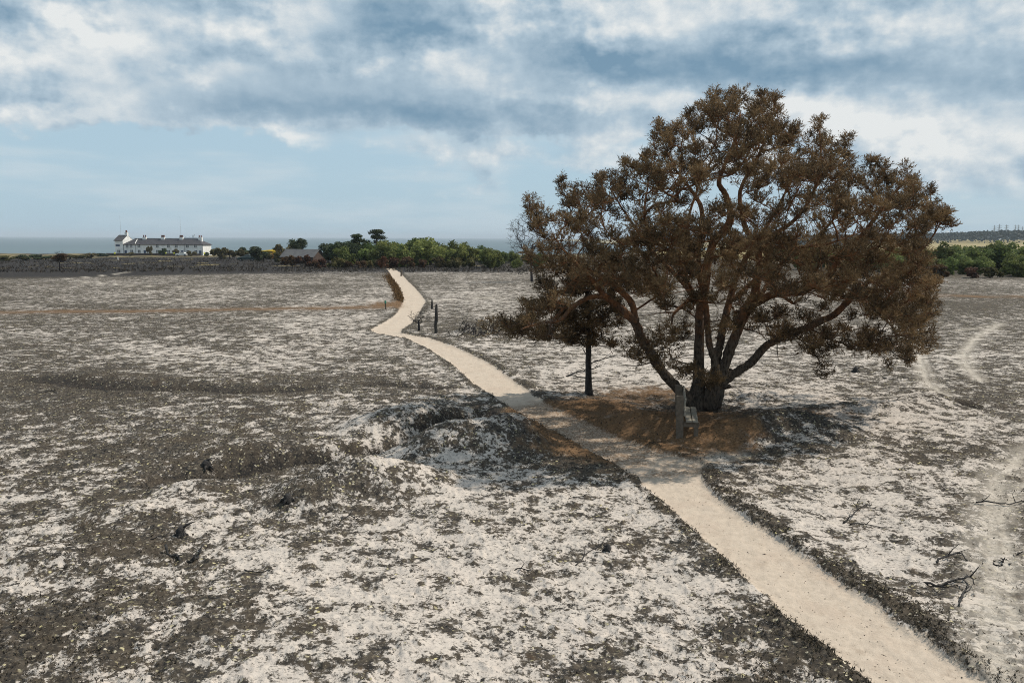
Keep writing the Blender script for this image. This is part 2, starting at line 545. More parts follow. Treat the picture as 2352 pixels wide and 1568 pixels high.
def terrain(x, y, full=False):
    x = np.asarray(x, float)
    y = np.asarray(y, float)
    r = np.hypot(x, y)
    px, py = to_px(x, y)
    sd = path_sd(x, y)
    edge = sd + 0.15 * fbm(x * 2.2, y * 2.2, 50, 5, 0.7)
    near = np.exp(-(r / 70.0) ** 2)
    away = sst(-sd, 0.0, 1.1)                     # the path itself stays level
    h = 0.22 * fbm(x / 11.0, y / 11.0, 3, 3) * (0.4 + 0.6 * away)
    h = h * near + 0.30 * fbm(x / 30.0, y / 30.0, 4, 2) * (1 - near) * sst(-sd, 0, 4.0) * sst(400 - r, 0, 200)
    m = np.zeros_like(h)
    for mx, my, rx, ry, mh, tr in MOUNDS:
        c = flat(mx, my)
        dx, dy = x - c[0], y - c[1]
        u = dx * math.cos(tr) + dy * math.sin(tr)
        v = -dx * math.sin(tr) + dy * math.cos(tr)
        m += 1.1 * mh * np.exp(-((u / rx) ** 2 + (v / ry) ** 2) ** 1.1)
    dk = np.zeros_like(h)
    for pts, dep, wd in DITCHES:
        d = seg_dist(x, y, pts) + 0.12 * fbm(x * 1.7, y * 1.7, 77, 3)
        gq = np.exp(-(np.maximum(d, 0) / wd) ** 2)
        m -= dep * gq
        dk = np.maximum(dk, gq)
    m = m + 0.07 * fbm(x / 1.6, y / 1.6, 8, 3)
    h = h + m * away
    # burnt heath falls gently beyond the crest, then the cliff down to the sea
    h = h - np.clip((r - 104.0) * 0.0132, 0, 4.0)
    h = h + 7.0 * sst(r, 1150, 1700) * sst(x, 100, 500)
    cs = y - (395.0 + 1.5 * np.maximum(x, 0.0) + 14 * fbm(x / 60.0, y * 0, 9, 3))
    h = h - 14.5 * sst(cs, 0.0, 30.0)
    if not full:
        return h - 0.05 * sst(edge, -0.11, 0.11)
    # --- what covers the ground
    verge = np.where(sd < 0, np.exp(-((-sd - 0.10) / np.where(px > np.interp(py, PATH_Y, PATH_R) - 5, 0.26, 0.15)) ** 2), 0.0)
    vn = fbm(x * 1.1, y * 1.1, 52, 4, 0.65)
    verge = verge * np.clip(0.55 + 1.5 * vn, 0.0, 1.0)
    spots = np.clip(gspots(px, py, CHAR), -0.32, 0.5)
    big = fbm(x / 7.0, y / 7.0, 20, 4)
    fine = 0.12 * (1 - sst(r, 14, 35)) * fbm(x * 0.85, y * 0.85, 33, 2, 0.75)
    far = sst(r, 98, 112) * sst(900 - px, 0, 900) + 0.6 * sst(r, 104, 120)
    bias = 0.035 + 0.32 * big + spots * 0.95 + 0.50 * verge + 0.45 * dk + 0.10 * sst(r, 25, 60) + 0.7 * far  # the dk term paints ditch shade in as extra char
    q = fine * 0.95 + bias
    lit = np.clip(gspots(px, py, LITTER), 0, 1)
    lin = np.zeros_like(lit)
    for pts, wd in LITTER_LINES:
        lin = np.maximum(lin, np.exp(-(seg_dist(x, y, pts) / wd) ** 2) * np.clip(1.0 + 0.8 * fbm(x / 2, y / 2, 63, 3), 0, 1))
    lit = np.maximum(sst(lit + 0.75 * fbm(x * 2.2, y * 2.2, 61, 5, 0.7), 0.15, 0.95), lin)
    trk = np.zeros_like(h)
    for pts, wd in TRACKS:
        d = seg_dist(x, y, pts)
        trk = np.maximum(trk, 0.85 * np.exp(-(d / (wd * 0.95)) ** 2.4) * (1 - 0.35 * np.exp(-((d - wd * .5) / (wd * .22)) ** 2)))
    trk = trk * sst(fbm(x * 1.6, y * 1.6, 71, 5, 0.7), -0.6, 0.12)
    char = np.clip(q, -0.9, 0.9)
    sand = sst(edge, -0.11, 0.11)
    tan = 0.6 * sst(r, 285, 320) * sst(430 - y, 0, 40) * sst(fbm(x / 14, y / 5, 81, 4), -0.25, 0.2) * (x < 40)
    tan = np.maximum(tan, sst(r, 160, 240) * sst(x, 60, 90))
    tan = np.maximum(tan, 0.9 * sst(fbm(x / 9, y / 3.5, 83, 4), 0.32, 0.5) * sst(r, 130, 160) * (x < 0))
    soot_ditch_shade = np.maximum(sst(r, 99, 110) * sst(1300 - px, 0, 200), 0.75 * dk)  # burnt-black far heath, plus shade painted into the ditches
    # relief of the charred mats, stubs and tyre ruts
    att = np.exp(-(r / 45.0) ** 2)
    chm = sst(q + fbm(x * 3.0, y * 3.0, 36, 3, 0.7), -0.2, 0.2)
    mat = chm * (0.022 + 0.05 * np.clip(fbm(x * 6.0, y * 6.0, 90, 4, 0.6) + 0.15, 0, 1)) + 0.012 * fbm(x * 8, y * 8, 95, 3, 0.6)
    ver = verge * (0.04 + 0.06 * fbm(x * 4, y * 4, 97, 3, 0.6))
    rut = trk * (-0.035 + 0.012 * np.sin(x * 9 + y * 28))
    h = h + ((mat + ver) * (1 - sand) * (1 - 0.6 * trk) + rut) * np.maximum(att, 0.25)
    h = h - sand * (0.055 - 0.03 * fbm(x * 2.4, y * 2.4, 98, 5, 0.65))
    return h, dict(char=char, sand=sand, litter=lit, track=trk, tan=tan, soot_ditch_shade=soot_ditch_shade), verge


def gz(x, y):
    return float(terrain(np.array([x]), np.array([y]))[0])


def hit(px, py):
    """where the view ray through a pixel meets the ground"""
    z = 0.0
    for _ in range(7):
        p = flat(px, py, z)
        z = 0.5 * z + 0.5 * gz(p[0], p[1])
    p = flat(px, py, z)
    return np.array([p[0], p[1], gz(p[0], p[1])])


def on(px, py, D):
    """a spot on the ground at depth D in the direction of a pixel column"""
    p = at(px, py, D)
    return np.array([p[0], p[1], gz(p[0], p[1])])


def ground_material():
    m = bpy.data.materials.new('burnt_ground')
    m.use_nodes = True
    g = NG(m.node_tree)
    b = g.n['Principled BSDF']
    b.inputs['Roughness'].default_value = 0.95
    b.inputs['Specular IOR Level'].default_value = 0.08
    c = g.coord('Object')
    n_f = g.noise(c, 55.0, 5, 0.7)
    n_m = g.noise(c, 9.0, 6, 0.68)
    n_l = g.noise(c, 1.3, 5, 0.6)
    n_s = g.noise(c, 22.0, 6, 0.7)
    # ash, from white to bluish and pinkish grey
    ash = g.mix(g.ss(n_m, 0.35, 0.7), (0.555, 0.495, 0.437), (0.40, 0.362, 0.328))
    ash = g.mix(g.ss(n_l, 0.40, 0.66, 0.0, 0.6), ash, (0.54, 0.475, 0.42))
    ash = g.mix(g.ss(n_s, 0.52, 0.64, 0.0, 0.85), ash, (0.17, 0.155, 0.14))
    # char: near black to brown-grey
    chc = g.mix(g.ss(n_m, 0.36, 0.66), (0.026, 0.025, 0.025), (0.088, 0.073, 0.057))
    chc = g.mix(g.ss(n_l, 0.42, 0.66, 0.0, 0.6), chc, (0.066, 0.052, 0.038))
    chc = g.mix(g.ss(n_s, 0.54, 0.66, 0.0, 0.75), chc, (0.21, 0.18, 0.135))
    vo = g.n.new('ShaderNodeTexVoronoi')
    g.l.new(g.vm('ADD', c, g.vm('SCALE', g.noise(c, 14.0, 3, 0.6, 0.0, True), 0.09)), vo.inputs['Vector'])
    vo.inputs['Scale'].default_value = 13.0
    fl = g.m('MULTIPLY', g.ss(vo.outputs['Distance'], 0.34, 0.22), g.ss(g.noise(c, 2.1, 4, 0.6), 0.36, 0.56))
    vs_ = g.sep(vo.outputs['Color'])
    fl = g.m('MULTIPLY', fl, g.ss(vs_[0], 0.42, 0.52))
    flc = g.mix(vs_[1], (0.62, 0.55, 0.29), (0.56, 0.51, 0.44))
    chc = g.mix(g.m('MULTIPLY', fl, g.m('MULTIPLY_ADD', vs_[2], 0.6, 0.35)), chc, flc)
    n_a = g.noise(c, 2.4, 9, 0.76)
    n_b = g.noise(c, 13.0, 6, 0.75)
    k = g.m('ADD', g.attr('char'), g.m('MULTIPLY', g.m('SUBTRACT', n_a, 0.5), 3.3))
    k = g.m('ADD', k, g.m('MULTIPLY', g.m('SUBTRACT', n_b, 0.5), 2.0))
    n_c = g.noise(c, 0.75, 3, 0.65)
    k = g.m('ADD', k, g.m('MULTIPLY', g.m('SUBTRACT', n_c, 0.5), 1.15))
    k = g.ss(k, -0.12, 0.08)
    chc = g.mix(g.m('MULTIPLY', g.attr('soot_ditch_shade'), 0.8), chc, (0.020, 0.019, 0.021))
    col = g.mix(k, ash, chc)
    # pale sand of the wheel tracks
    snd = g.mix(g.ss(n_m, 0.35, 0.7), (0.515, 0.435, 0.355), (0.44, 0.37, 0.30))
    trs = g.mix(g.ss(n_m, 0.35, 0.65), (0.57, 0.51, 0.435), (0.43, 0.385, 0.33))
    col = g.mix(g.m('MULTIPLY', g.attr('track'), g.ss(n_s, 0.28, 0.48)), col, trs)
    # brown needle litter
    nl = g.noise(g.vm('MULTIPLY', c, (1.0, 2.6, 1.0)), 16.0, 6, 0.7)
    lit = g.mix(g.ss(nl, 0.35, 0.68), (0.085, 0.050, 0.027), (0.245, 0.150, 0.082))
    lit = g.mix(g.ss(n_s, 0.60, 0.75, 0.0, 0.7), lit, (0.40, 0.29, 0.19))
    # sand of the footpath with scuffs, damp stains and strewn needles
    snd = g.mix(g.ss(n_l, 0.48, 0.66, 0.0, 0.55), snd, (0.44, 0.355, 0.285))
    snd = g.mix(g.ss(n_a, 0.54, 0.66, 0.0, 0.6), snd, (0.35, 0.28, 0.22))
    snd = g.mix(g.ss(n_f, 0.58, 0.68, 0.0, 0.45), snd, (0.25, 0.19, 0.145))
    snd = g.mix(g.ss(n_b, 0.62, 0.70, 0.0, 0.6), snd, (0.17, 0.13, 0.10))
    sk = g.m('ADD', g.attr('sand'), g.m('MULTIPLY', g.m('SUBTRACT', n_s, 0.5), 1.5))
    col = g.mix(g.ss(sk, 0.35, 0.65), col, snd)
    lk = g.m('MULTIPLY', g.attr('litter'), g.m('SUBTRACT', 1.0, g.m('MULTIPLY', g.attr('sand'), g.ss(n_s, 0.44, 0.60, 0.10, 0.95))))
    col = g.mix(g.m('MULTIPLY', lk, g.ss(n_s, 0.22, 0.42)), col, lit)
    # dry unburnt grass
    dry = g.mix(g.ss(g.noise(c, 0.5, 6, 0.65), 0.35, 0.65), (0.36, 0.285, 0.135), (0.22, 0.185, 0.09))
    col = g.mix(g.attr('tan'), col, dry)
    g.l.new(col, b.inputs['Base Color'])
    bp = g.n.new('ShaderNodeBump')
    bp.inputs['Strength'].default_value = 0.55
    bp.inputs['Distance'].default_value = 0.025
    hgt = g.m('ADD', g.m('MULTIPLY', k, g.m('SUBTRACT', 1.0, g.attr('sand'))), g.m('ADD', n_s, g.m('MULTIPLY', n_f, 0.6)))
    g.l.new(hgt, bp.inputs['Height'])
    g.l.new(bp.outputs[0], b.inputs['Normal'])
    return m


M_GROUND = ground_material()
GV = {}


def build_ground():
    s0, s1, ds = 4.6 / 6.0, 4.6 / 112.0, 0.00172
    rr = [0.3, 0.8, 1.4, 2.0, 2.7, 3.4, 4.1, 4.8, 5.4] + list(4.6 / np.arange(s0, s1, -ds))
    r = 112.0
    while r < 520:
        rr.append(r)
        r *= 1.022
    while r < 9000:
        rr.append(r)
        r *= 1.07
    rr = np.array(rr)
    fine = np.arange(-0.645, 0.6451, 0.00145)
    th = np.concatenate([np.linspace(-math.pi, -0.645, 46)[:-1], fine, np.linspace(0.645, math.pi, 46)[1:-1]])
    A, Rr = np.meshgrid(th, rr)
    X, Y = (Rr * np.sin(A)), (Rr * np.cos(A))
    nr, nc = X.shape
    z, at_, verge = terrain(X.ravel(), Y.ravel(), True)
    V = np.stack([X.ravel(), Y.ravel(), z], -1)
    idx = np.arange(nr * nc).reshape(nr, nc)
    a = idx[:-1, :]
    d = idx[1:, :]
    quads = np.stack([a, np.roll(a, -1, 1), np.roll(d, -1, 1), d], -1).reshape(-1, 4)[:, ::-1]
    mask = at_['sand'][quads].mean(1) > 0.5
    for nm, sel in (('heath_ground', ~mask), ('sand_path', mask)):
        Q = quads[sel]
        u, inv = np.unique(Q, return_inverse=True)
        me = np_mesh(nm, V[u], inv.ravel(), np.arange(0, len(Q) * 4, 4), True, {k: v[u] for k, v in at_.items()})
        kind(link(nm, me, M_GROUND), 'structure')
    GV.update(V=V, verge=verge, **at_)


build_ground()

# ------------------------------------------------------------------ sea
def build_sea():
    rr = [60, 200, 350, 450, 600, 900, 1500, 3000, 6000, 12000, 24000, 42000]
    th = np.linspace(-1.25, 1.25, 41)
    V, Fq = [], []
    for r in rr:
        for t in th:
            V.append((r * math.sin(t), 100 + r * math.cos(t), -14.0))
    n = len(th)
    for i in range(len(rr) - 1):
        for j in range(n - 1):
            Fq += [i * n + j, i * n + j + 1, (i + 1) * n + j + 1, (i + 1) * n + j][::-1]
    me = np_mesh('sea', V, Fq, np.arange(0, len(Fq), 4))
    m = bpy.data.materials.new('sea_water')
    m.use_nodes = True
    g = NG(m.node_tree)
    b = g.n['Principled BSDF']
    c = g.coord('Object')
    sw = g.noise(g.vm('MULTIPLY', c, (0.2, 1.0, 1.0)), 0.012, 6, 0.6)
    g.l.new(g.mix(g.ss(sw, 0.35, 0.65), (0.060, 0.098, 0.118), (0.095, 0.14, 0.155)), b.inputs['Base Color'])
    b.inputs['Roughness'].default_value = 0.45
    b.inputs['IOR'].default_value = 1.33
    bp = g.n.new('ShaderNodeBump')
    bp.inputs['Strength'].default_value = 0.6
    bp.inputs['Distance'].default_value = 0.5
    g.l.new(g.noise(g.vm('MULTIPLY', c, (0.4, 1.0, 1.0)), 0.16, 5, 0.6), bp.inputs['Height'])
    g.l.new(bp.outputs[0], b.inputs['Normal'])
    kind(link('sea', me, m), 'structure')


build_sea()

# ------------------------------------------------------------------ foliage and bark materials
def leaf_material(name, a, b, rnd=0.0, transl=0.25):
    m = bpy.data.materials.new(name)
    m.use_nodes = True
    g = NG(m.node_tree)
    bs = g.n['Principled BSDF']
    bs.inputs['Roughness'].default_value = 0.75
    bs.inputs['Specular IOR Level'].default_value = 0.2
    col = g.mix(g.attr('tint'), a, b)
    if rnd:
        oi = g.n.new('ShaderNodeObjectInfo')
        hs = g.n.new('ShaderNodeHueSaturation')
        g.l.new(g.m('MULTIPLY_ADD', oi.outputs['Random'], 2 * rnd, 1.0 - rnd), hs.inputs['Value'])
        g.l.new(g.m('MULTIPLY_ADD', g.m('FRACT', g.m('MULTIPLY', oi.outputs['Random'], 17.3)), rnd * 0.16, 0.5 - rnd * 0.08), hs.inputs['Hue'])
        g.l.new(col, hs.inputs['Color'])
        col = hs.outputs[0]
    g.l.new(col, bs.inputs['Base Color'])
    if transl:
        tr = g.n.new('ShaderNodeBsdfTranslucent')
        g.l.new(col, tr.inputs[0])
        mx = g.n.new('ShaderNodeMixShader')
        mx.inputs[0].default_value = transl
        g.l.new(bs.outputs[0], mx.inputs[1])
        g.l.new(tr.outputs[0], mx.inputs[2])
        g.l.new(mx.outputs[0], g.n['Material Output'].inputs[0])
    return m


M_SCORCH = leaf_material('scorched_needles', (0.048, 0.034, 0.020), (0.262, 0.172, 0.086), 0, 0.26)
M_SCORCH2 = leaf_material('scorched_leaves', (0.07, 0.04, 0.02), (0.20, 0.10, 0.04), 0.15, 0.2)
M_GREEN = leaf_material('green_leaves', (0.055, 0.080, 0.026), (0.195, 0.225, 0.068), 0.32, 0.38)
M_DKGREEN = leaf_material('dark_pine_needles', (0.024, 0.038, 0.018), (0.070, 0.092, 0.040), 0.25, 0.2)
M_OLIVE = leaf_material('olive_leaves', (0.05, 0.045, 0.018), (0.13, 0.11, 0.045), 0.3, 0.25)
M_RUST = leaf_material('rust_brown_leaves', (0.045, 0.026, 0.017), (0.125, 0.065, 0.034), 0.25, 0.2)
M_CHARTWIG = material('charred_twigs', (0.022, 0.021, 0.022), 0.9, 0.1, (0.045, 0.040, 0.040), 20)
M_CHAR = material('charred_wood', (0.018, 0.017, 0.017), 0.75, 0.3, (0.05, 0.045, 0.042), 14, 0.8, 60)
M_GREYTWIG = material('bare_grey_twigs', (0.040, 0.035, 0.037), 0.9, 0.1, (0.075, 0.066, 0.066), 6)


def bark_material():
    """pine bark: grey-brown furrowed plates low on the stem, thin orange bark higher up"""
    m = bpy.data.materials.new('pine_bark')
    m.use_nodes = True
    g = NG(m.node_tree)
    b = g.n['Principled BSDF']
    b.inputs['Roughness'].default_value = 0.9
    b.inputs['Specular IOR Level'].default_value = 0.15
    c = g.coord('Object')
    n = g.noise(g.vm('MULTIPLY', c, (1.0, 1.0, 0.35)), 22.0, 6, 0.65)
    n2 = g.noise(c, 5.0, 5, 0.6)
    low = g.mix(g.ss(n, 0.35, 0.65), (0.055, 0.043, 0.034), (0.165, 0.132, 0.100))
    high = g.mix(g.ss(n2, 0.32, 0.68), (0.095, 0.045, 0.024), (0.27, 0.125, 0.055))
    zz = g.m('ADD', g.sep(c)[2], g.m('MULTIPLY', g.m('SUBTRACT', n2, 0.5), 2.4))
    col = g.mix(g.ss(zz, 1.5, 3.4), low, high)
    col = g.mix(g.ss(n, 0.52, 0.68, 0.0, 0.6), col, (0.115, 0.092, 0.075))
    col = g.mix(g.ss(n, 0.46, 0.34, 0.0, 0.7), col, (0.030, 0.022, 0.017))
    col = g.mix(g.ss(zz, 1.1, -0.1, 0.0, 0.55), col, (0.030, 0.027, 0.025))
    g.l.new(col, b.inputs['Base Color'])
    bp = g.n.new('ShaderNodeBump')
    bp.inputs['Strength'].default_value = 1.0
    bp.inputs['Distance'].default_value = 0.06
    g.l.new(n, bp.inputs['Height'])
    g.l.new(bp.outputs[0], b.inputs['Normal'])
    return m


M_BARK = bark_material()


# ------------------------------------------------------------------ needle tufts (brushes of thin blades round the shoot)
def tufts(P, D, L, tint, K=10, blade=0.085, width=0.013, rng=RNG):
    """P (N,3) shoot bases, D (N,3) directions, L (N,) shoot lengths -> triangle soup"""
    N = len(P)
    D = D / (np.linalg.norm(D, axis=1, keepdims=True) + 1e-9)
    ref = np.where(np.abs(D[:, 2:3]) < 0.9, np.array([[0, 0, 1.0]]), np.array([[1.0, 0, 0]]))
    A = np.cross(D, ref)
    A /= np.linalg.norm(A, axis=1, keepdims=True)
    B = np.cross(D, A)
    t = (np.arange(K)[None, :] + rng.random((N, K))) / K
    th = rng.random((N, K)) * 2 * math.pi
    base = P[:, None, :] + D[:, None, :] * (t * L[:, None])[..., None]
    out = A[:, None, :] * np.cos(th)[..., None] + B[:, None, :] * np.sin(th)[..., None]
    spread = 0.38 + 0.42 * rng.random((N, K))
    dirn = D[:, None, :] * (0.75 - 0.25 * (1 - t))[..., None] + out * spread[..., None]
    dirn /= np.linalg.norm(dirn, axis=2, keepdims=True)
    ln = blade * (0.7 + 0.6 * rng.random((N, K)))
    tip = base + dirn * ln[..., None]
    side = np.cross(dirn, out + 0.3 * rng.standard_normal((N, K, 3)))
    side /= np.linalg.norm(side, axis=2, keepdims=True) + 1e-9
    w = width * (0.7 + 0.6 * rng.random((N, K)))[..., None]
    mid = base + dirn * (ln * 0.45)[..., None]
    V = np.stack([base, mid + side * w, tip, mid - side * w], 2).reshape(-1, 3)
    tt = np.clip(np.repeat((tint[:, None] + 0.18 * rng.standard_normal((N, K))).ravel(), 4), 0, 1)
    n = N * K
    loops = np.arange(n * 4)
    return V, loops, np.arange(0, n * 4, 4), tt


# ------------------------------------------------------------------ the big scorched pine
def inpoly(px, py, poly):
    c = False
    j = len(poly) - 1
    for i in range(len(poly)):
        xi, yi = poly[i]
        xj, yj = poly[j]
        if (yi > py) != (yj > py) and px < (xj - xi) * (py - yi) / (yj - yi) + xi:
            c = not c
        j = i
    return c


class Skeleton:
    def __init__(s):
        s.P, s.par, s.r, s.kids = [], [], [], []

    def add(s, p, par, r=0.0):
        s.P.append(np.asarray(p, float))
        s.par.append(par)
        s.r.append(r)
        return len(s.P) - 1


def grow_to(sk, targets, up=0.25, step=0.22, min_h=None, rng=random):
    """join every target to the nearest fitting node with a curved branch; returns list of node chains"""
    chains = []
    base = sk.P[0]
    P0 = np.array(sk.P)
    order = sorted(range(len(targets)), key=lambda i: np.min(np.sum((P0 - targets[i]) ** 2, axis=1)))
    buf = np.zeros((len(sk.P) + 60 * len(targets) + 10, 3))
    buf[:len(sk.P)] = P0
    nb = len(sk.P)
    for ti in order:
        T = targets[ti]
        PP = buf[:nb]
        d = np.linalg.norm(PP - T, axis=1)
        dist_b = np.linalg.norm(PP - base, axis=1)
        back = np.maximum(0, dist_b - np.linalg.norm(T - base) + 0.15)
        cost = d + 1.6 * back + 0.35 * np.maximum(0, PP[:, 2] - T[2] + 0.1)
        if min_h is not None:
            cost = cost + 3.0 * (PP[:, 2] < min_h)
        k = int(np.argmin(cost))
        A = sk.P[k]
        L = np.linalg.norm(T - A)
        n = max(2, int(L / step))
        # leave along the parent's course a little, then bend upward to the pad
        pk = sk.par[k]
        dirp = (A - sk.P[pk]) if pk >= 0 else np.array([0, 0, 1.0])
        dirp = dirp / (np.linalg.norm(dirp) + 1e-9)
        C = A + (T - A) * 0.5 + dirp * L * 0.16 + np.array([rng.gauss(0, 0.07), rng.gauss(0, 0.07), rng.gauss(-0.04, 0.05)]) * L
        prev = k
        ch = [k]
        for i in range(1, n + 1):
            t = i / n
            q = A * (1 - t) ** 2 + C * 2 * t * (1 - t) + T * t * t
            if i < n:
                q = q + np.array([rng.gauss(0, 0.018), rng.gauss(0, 0.018), rng.gauss(0, 0.018)])
            prev = sk.add(q, prev)
            buf[nb] = q
            nb += 1
            ch.append(prev)
        chains.append(ch)
    grow_to.order = order
    return chains


def finish_radii(sk, tipr=0.008, power=2.3, cap=0.075):
    n = len(sk.P)
    load = [0.0] * n
    leaf = [True] * n
    for i in range(n):
        if sk.par[i] >= 0:
            leaf[sk.par[i]] = False
    for i in range(n - 1, -1, -1):
        if leaf[i]:
            load[i] += tipr ** power
        if sk.par[i] >= 0:
            load[sk.par[i]] += load[i]
    return [min(cap, l ** (1 / power)) for l in load]


def pine_pad(end, dirn, size, ntwig, ntuft, rng, mbt, TP, TD, TL, TT, tint0, shoot=0.145):
    """a foliage pad: twigs fanning out and curling upward, each carrying brush-like shoots"""
    for _ in range(ntwig):
        d = np.array([rng.gauss(0, 1), rng.gauss(0, 1), rng.gauss(0.25, 0.55)])
        d = d / (np.linalg.norm(d) + 1e-9) + dirn * 0.55
        d = d / (np.linalg.norm(d) + 1e-9)
        L = size * rng.uniform(0.45, 1.05)
        q1 = end + d * L * 0.5
        q2 = end + d * L + np.array([0, 0, 0.22 * L])
        mbt.tube([end, q1, q2], [0.009, 0.006, 0.003], 3, 0.3, False)
        for k in range(ntuft):
            t = rng.uniform(0.35, 1.0)
            p = (end + (q1 - end) * t * 2) if t < 0.5 else (q1 + (q2 - q1) * (t - 0.5) * 2)
            sd_ = d * 0.5 + np.array([rng.gauss(0, 0.6), rng.gauss(0, 0.6), rng.gauss(0.55, 0.45)])
            TP.append(p)
            TD.append(sd_)
            TL.append(shoot * rng.uniform(0.7, 1.35))
            TT.append(tint0 + rng.gauss(0, 0.14))


def build_big_pine():
    rng = random.Random(5)
    base = hit(1606, 948)
    D0 = base[1]
    root = thing('pine_tree', tuple(base))
    tag(root, 'huge spreading scorched pine with brown needles and many orange limbs beside the sandy path', 'tree')
    S = D0 / FPX                                          # metres per view pixel at the tree

    def L(pts):                                           # (px, py, depth offset, half-width px)
        P = [at(p[0], p[1], D0 + p[2]) for p in pts]
        R = [p[3] * S * 0.9 for p in pts]
        return P, R
    LIMBS = {
        'trunk': [(1602, 962, 0, 42), (1603, 945, 0, 37), (1603, 920, 0, 31), (1604, 890, .05, 18), (1605, 830, .1, 13.5), (1606, 762, .15, 12), (1609, 706, .2, 11), (1620, 655, .25, 11), (1626, 600, .3, 10.5), (1640, 555, .3, 10), (1672, 520, .25, 10.5), (1678, 482, .2, 8), (1664, 444, .1, 7), (1652, 418, 0, 6), (1668, 370, -.1, 4.5), (1690, 320, -.1, 3.5), (1700, 260, 0, 2)],
        'limb': [
            [(1592, 930, -.05, 26), (1575, 912, -.15, 15), (1554, 889, -.3, 13), (1522, 855, -.5, 12), (1495, 812, -.7, 12), (1471, 772, -.9, 11.5), (1461, 744, -1.0, 11), (1425, 708, -1.2, 8), (1388, 679, -1.4, 7), (1362, 644, -1.6, 5), (1330, 612, -1.8, 3.5), (1290, 570, -1.9, 2)],
            [(1461, 744, -1.0, 9), (1450, 696, -.9, 8.5), (1418, 660, -.8, 8), (1396, 642, -.7, 7), (1355, 624, -.5, 5), (1310, 590, -.3, 3), (1270, 540, 0, 2)],
            [(1390, 680, -1.4, 6), (1350, 685, -1.7, 5.5), (1310, 710, -2.0, 5), (1287, 735, -2.2, 4), (1242, 742, -2.4, 3), (1196, 757, -2.6, 2)],
            [(1624, 935, -.1, 28), (1636, 900, -.2, 20), (1644, 870, -.3, 13), (1642, 830, -.4, 9.5), (1631, 796, -.5, 8.5), (1624, 740, -.55, 8), (1622, 706, -.6, 7.5), (1612, 660, -.7, 7), (1604, 600, -.8, 6.5), (1608, 540, -.8, 6), (1612, 485, -.7, 5.5), (1594, 446, -.6, 4.5), (1560, 400, -.5, 3), (1530, 350, -.3, 2)],
            [(1640, 880, .2, 15), (1648, 820, .4, 12), (1654, 785, .6, 10), (1663, 740, .8, 10), (1673, 700, 1.0, 9), (1690, 640, 1.2, 8), (1715, 590, 1.4, 7), (1760, 520, 1.7, 5), (1800, 450, 2.0, 3), (1830, 390, 2.2, 2)],
            [(1632, 930, .05, 28), (1648, 885, 0, 19), (1660, 850, .0, 14), (1676, 810, 0, 12), (1690, 770, -.1, 12), (1708, 722, -.2, 13), (1732, 682, -.3, 12), (1741, 622, -.3, 9), (1741, 579, -.3, 8.5), (1720, 540, -.3, 7), (1706, 497, -.2, 6), (1700, 440, 0, 5), (1730, 380, .1, 4), (1755, 330, .1, 3), (1770, 270, .1, 2)],
            [(1660, 850, .1, 9), (1672, 800, .4, 8), (1700, 740, .8, 7), (1740, 690, 1.1, 6), (1770, 640, 1.4, 5), (1800, 600, 1.8, 3)],
            [(1741, 580, -.3, 7), (1765, 553, -.4, 6), (1790, 532, -.6, 5.5), (1830, 500, -.8, 4.5), (1870, 440, -1.0, 3.5), (1885, 370, -1.0, 2.5), (1882, 300, -1.0, 1.5)],
            [(1722, 700, -.25, 11), (1746, 690, -.4, 11), (1783, 674, -.6, 10), (1833, 671, -.8, 9), (1863, 659, -.9, 8.5), (1896, 642, -1.0, 8.5), (1923, 604, -1.1, 8), (1958, 567, -1.2, 7), (1983, 537, -1.2, 6), (2010, 500, -1.2, 4.5), (2050, 450, -1.1, 3), (2080, 410, -1, 2)],
            [(1640, 905, .1, 17), (1667, 871, .1, 12), (1701, 849, .1, 11), (1724, 833, .1, 10.5), (1758, 796, 0, 10), (1795, 775, -.1, 9.5), (1833, 761, -.2, 9), (1883, 739, -.3, 8.5), (1921, 719, -.4, 8.5), (1945, 694, -.5, 7.5), (1970, 671, -.5, 7), (1995, 647, -.6, 5.5), (2033, 632, -.7, 4.5), (2090, 600, -.7, 3), (2130, 560, -.7, 2)],
            [(1900, 640, -1.0, 4), (1940, 632, -1.3, 4), (1990, 666, -1.5, 3.6), (2043, 696, -1.7, 2.6), (2090, 740, -1.8, 1.5)],
            [(1612, 690, -.3, 5.5), (1588, 688, -.5, 5.5), (1565, 704, -.7, 4.5), (1546, 724, -.9, 3), (1543, 746, -1.0, 2)],
            [(1604, 690, -.2, 5), (1581, 652, -.5, 4.2), (1567, 629, -.8, 3.5), (1556, 604, -1.1, 2.6), (1549, 580, -1.3, 1.5)],
            [(1605, 700, .3, 6), (1560, 640, 1.0, 5.5), (1510, 590, 1.7, 4.5), (1470, 540, 2.2, 3.5), (1430, 480, 2.4, 2.5), (1400, 430, 2.4, 1.5)],
            [(1680, 690, 1.0, 6), (1740, 640, 1.9, 5.5), (1820, 590, 2.7, 4.5), (1900, 520, 3.2, 3.5), (1950, 450, 3.3, 2)],
            [(1624, 640, .3, 5), (1600, 590, 1.2, 5), (1580, 520, 2.0, 4), (1600, 440, 2.4, 3), (1640, 360, 2.3, 2)],
            [(1606, 640, -.7, 5), (1560, 590, -1.4, 4.5), (1500, 550, -2.0, 3.5), (1480, 490, -2.2, 2.5), (1490, 420, -2.2, 1.5)],
            [(1741, 610, -.3, 5), (1780, 590, -1.3, 4.5), (1830, 570, -2.2, 3.5), (1900, 560, -2.8, 2.5), (1960, 540, -3.0, 1.5)]],
    }
    sk = Skeleton()
    first = True
    done = []
    b3 = np.array(base)

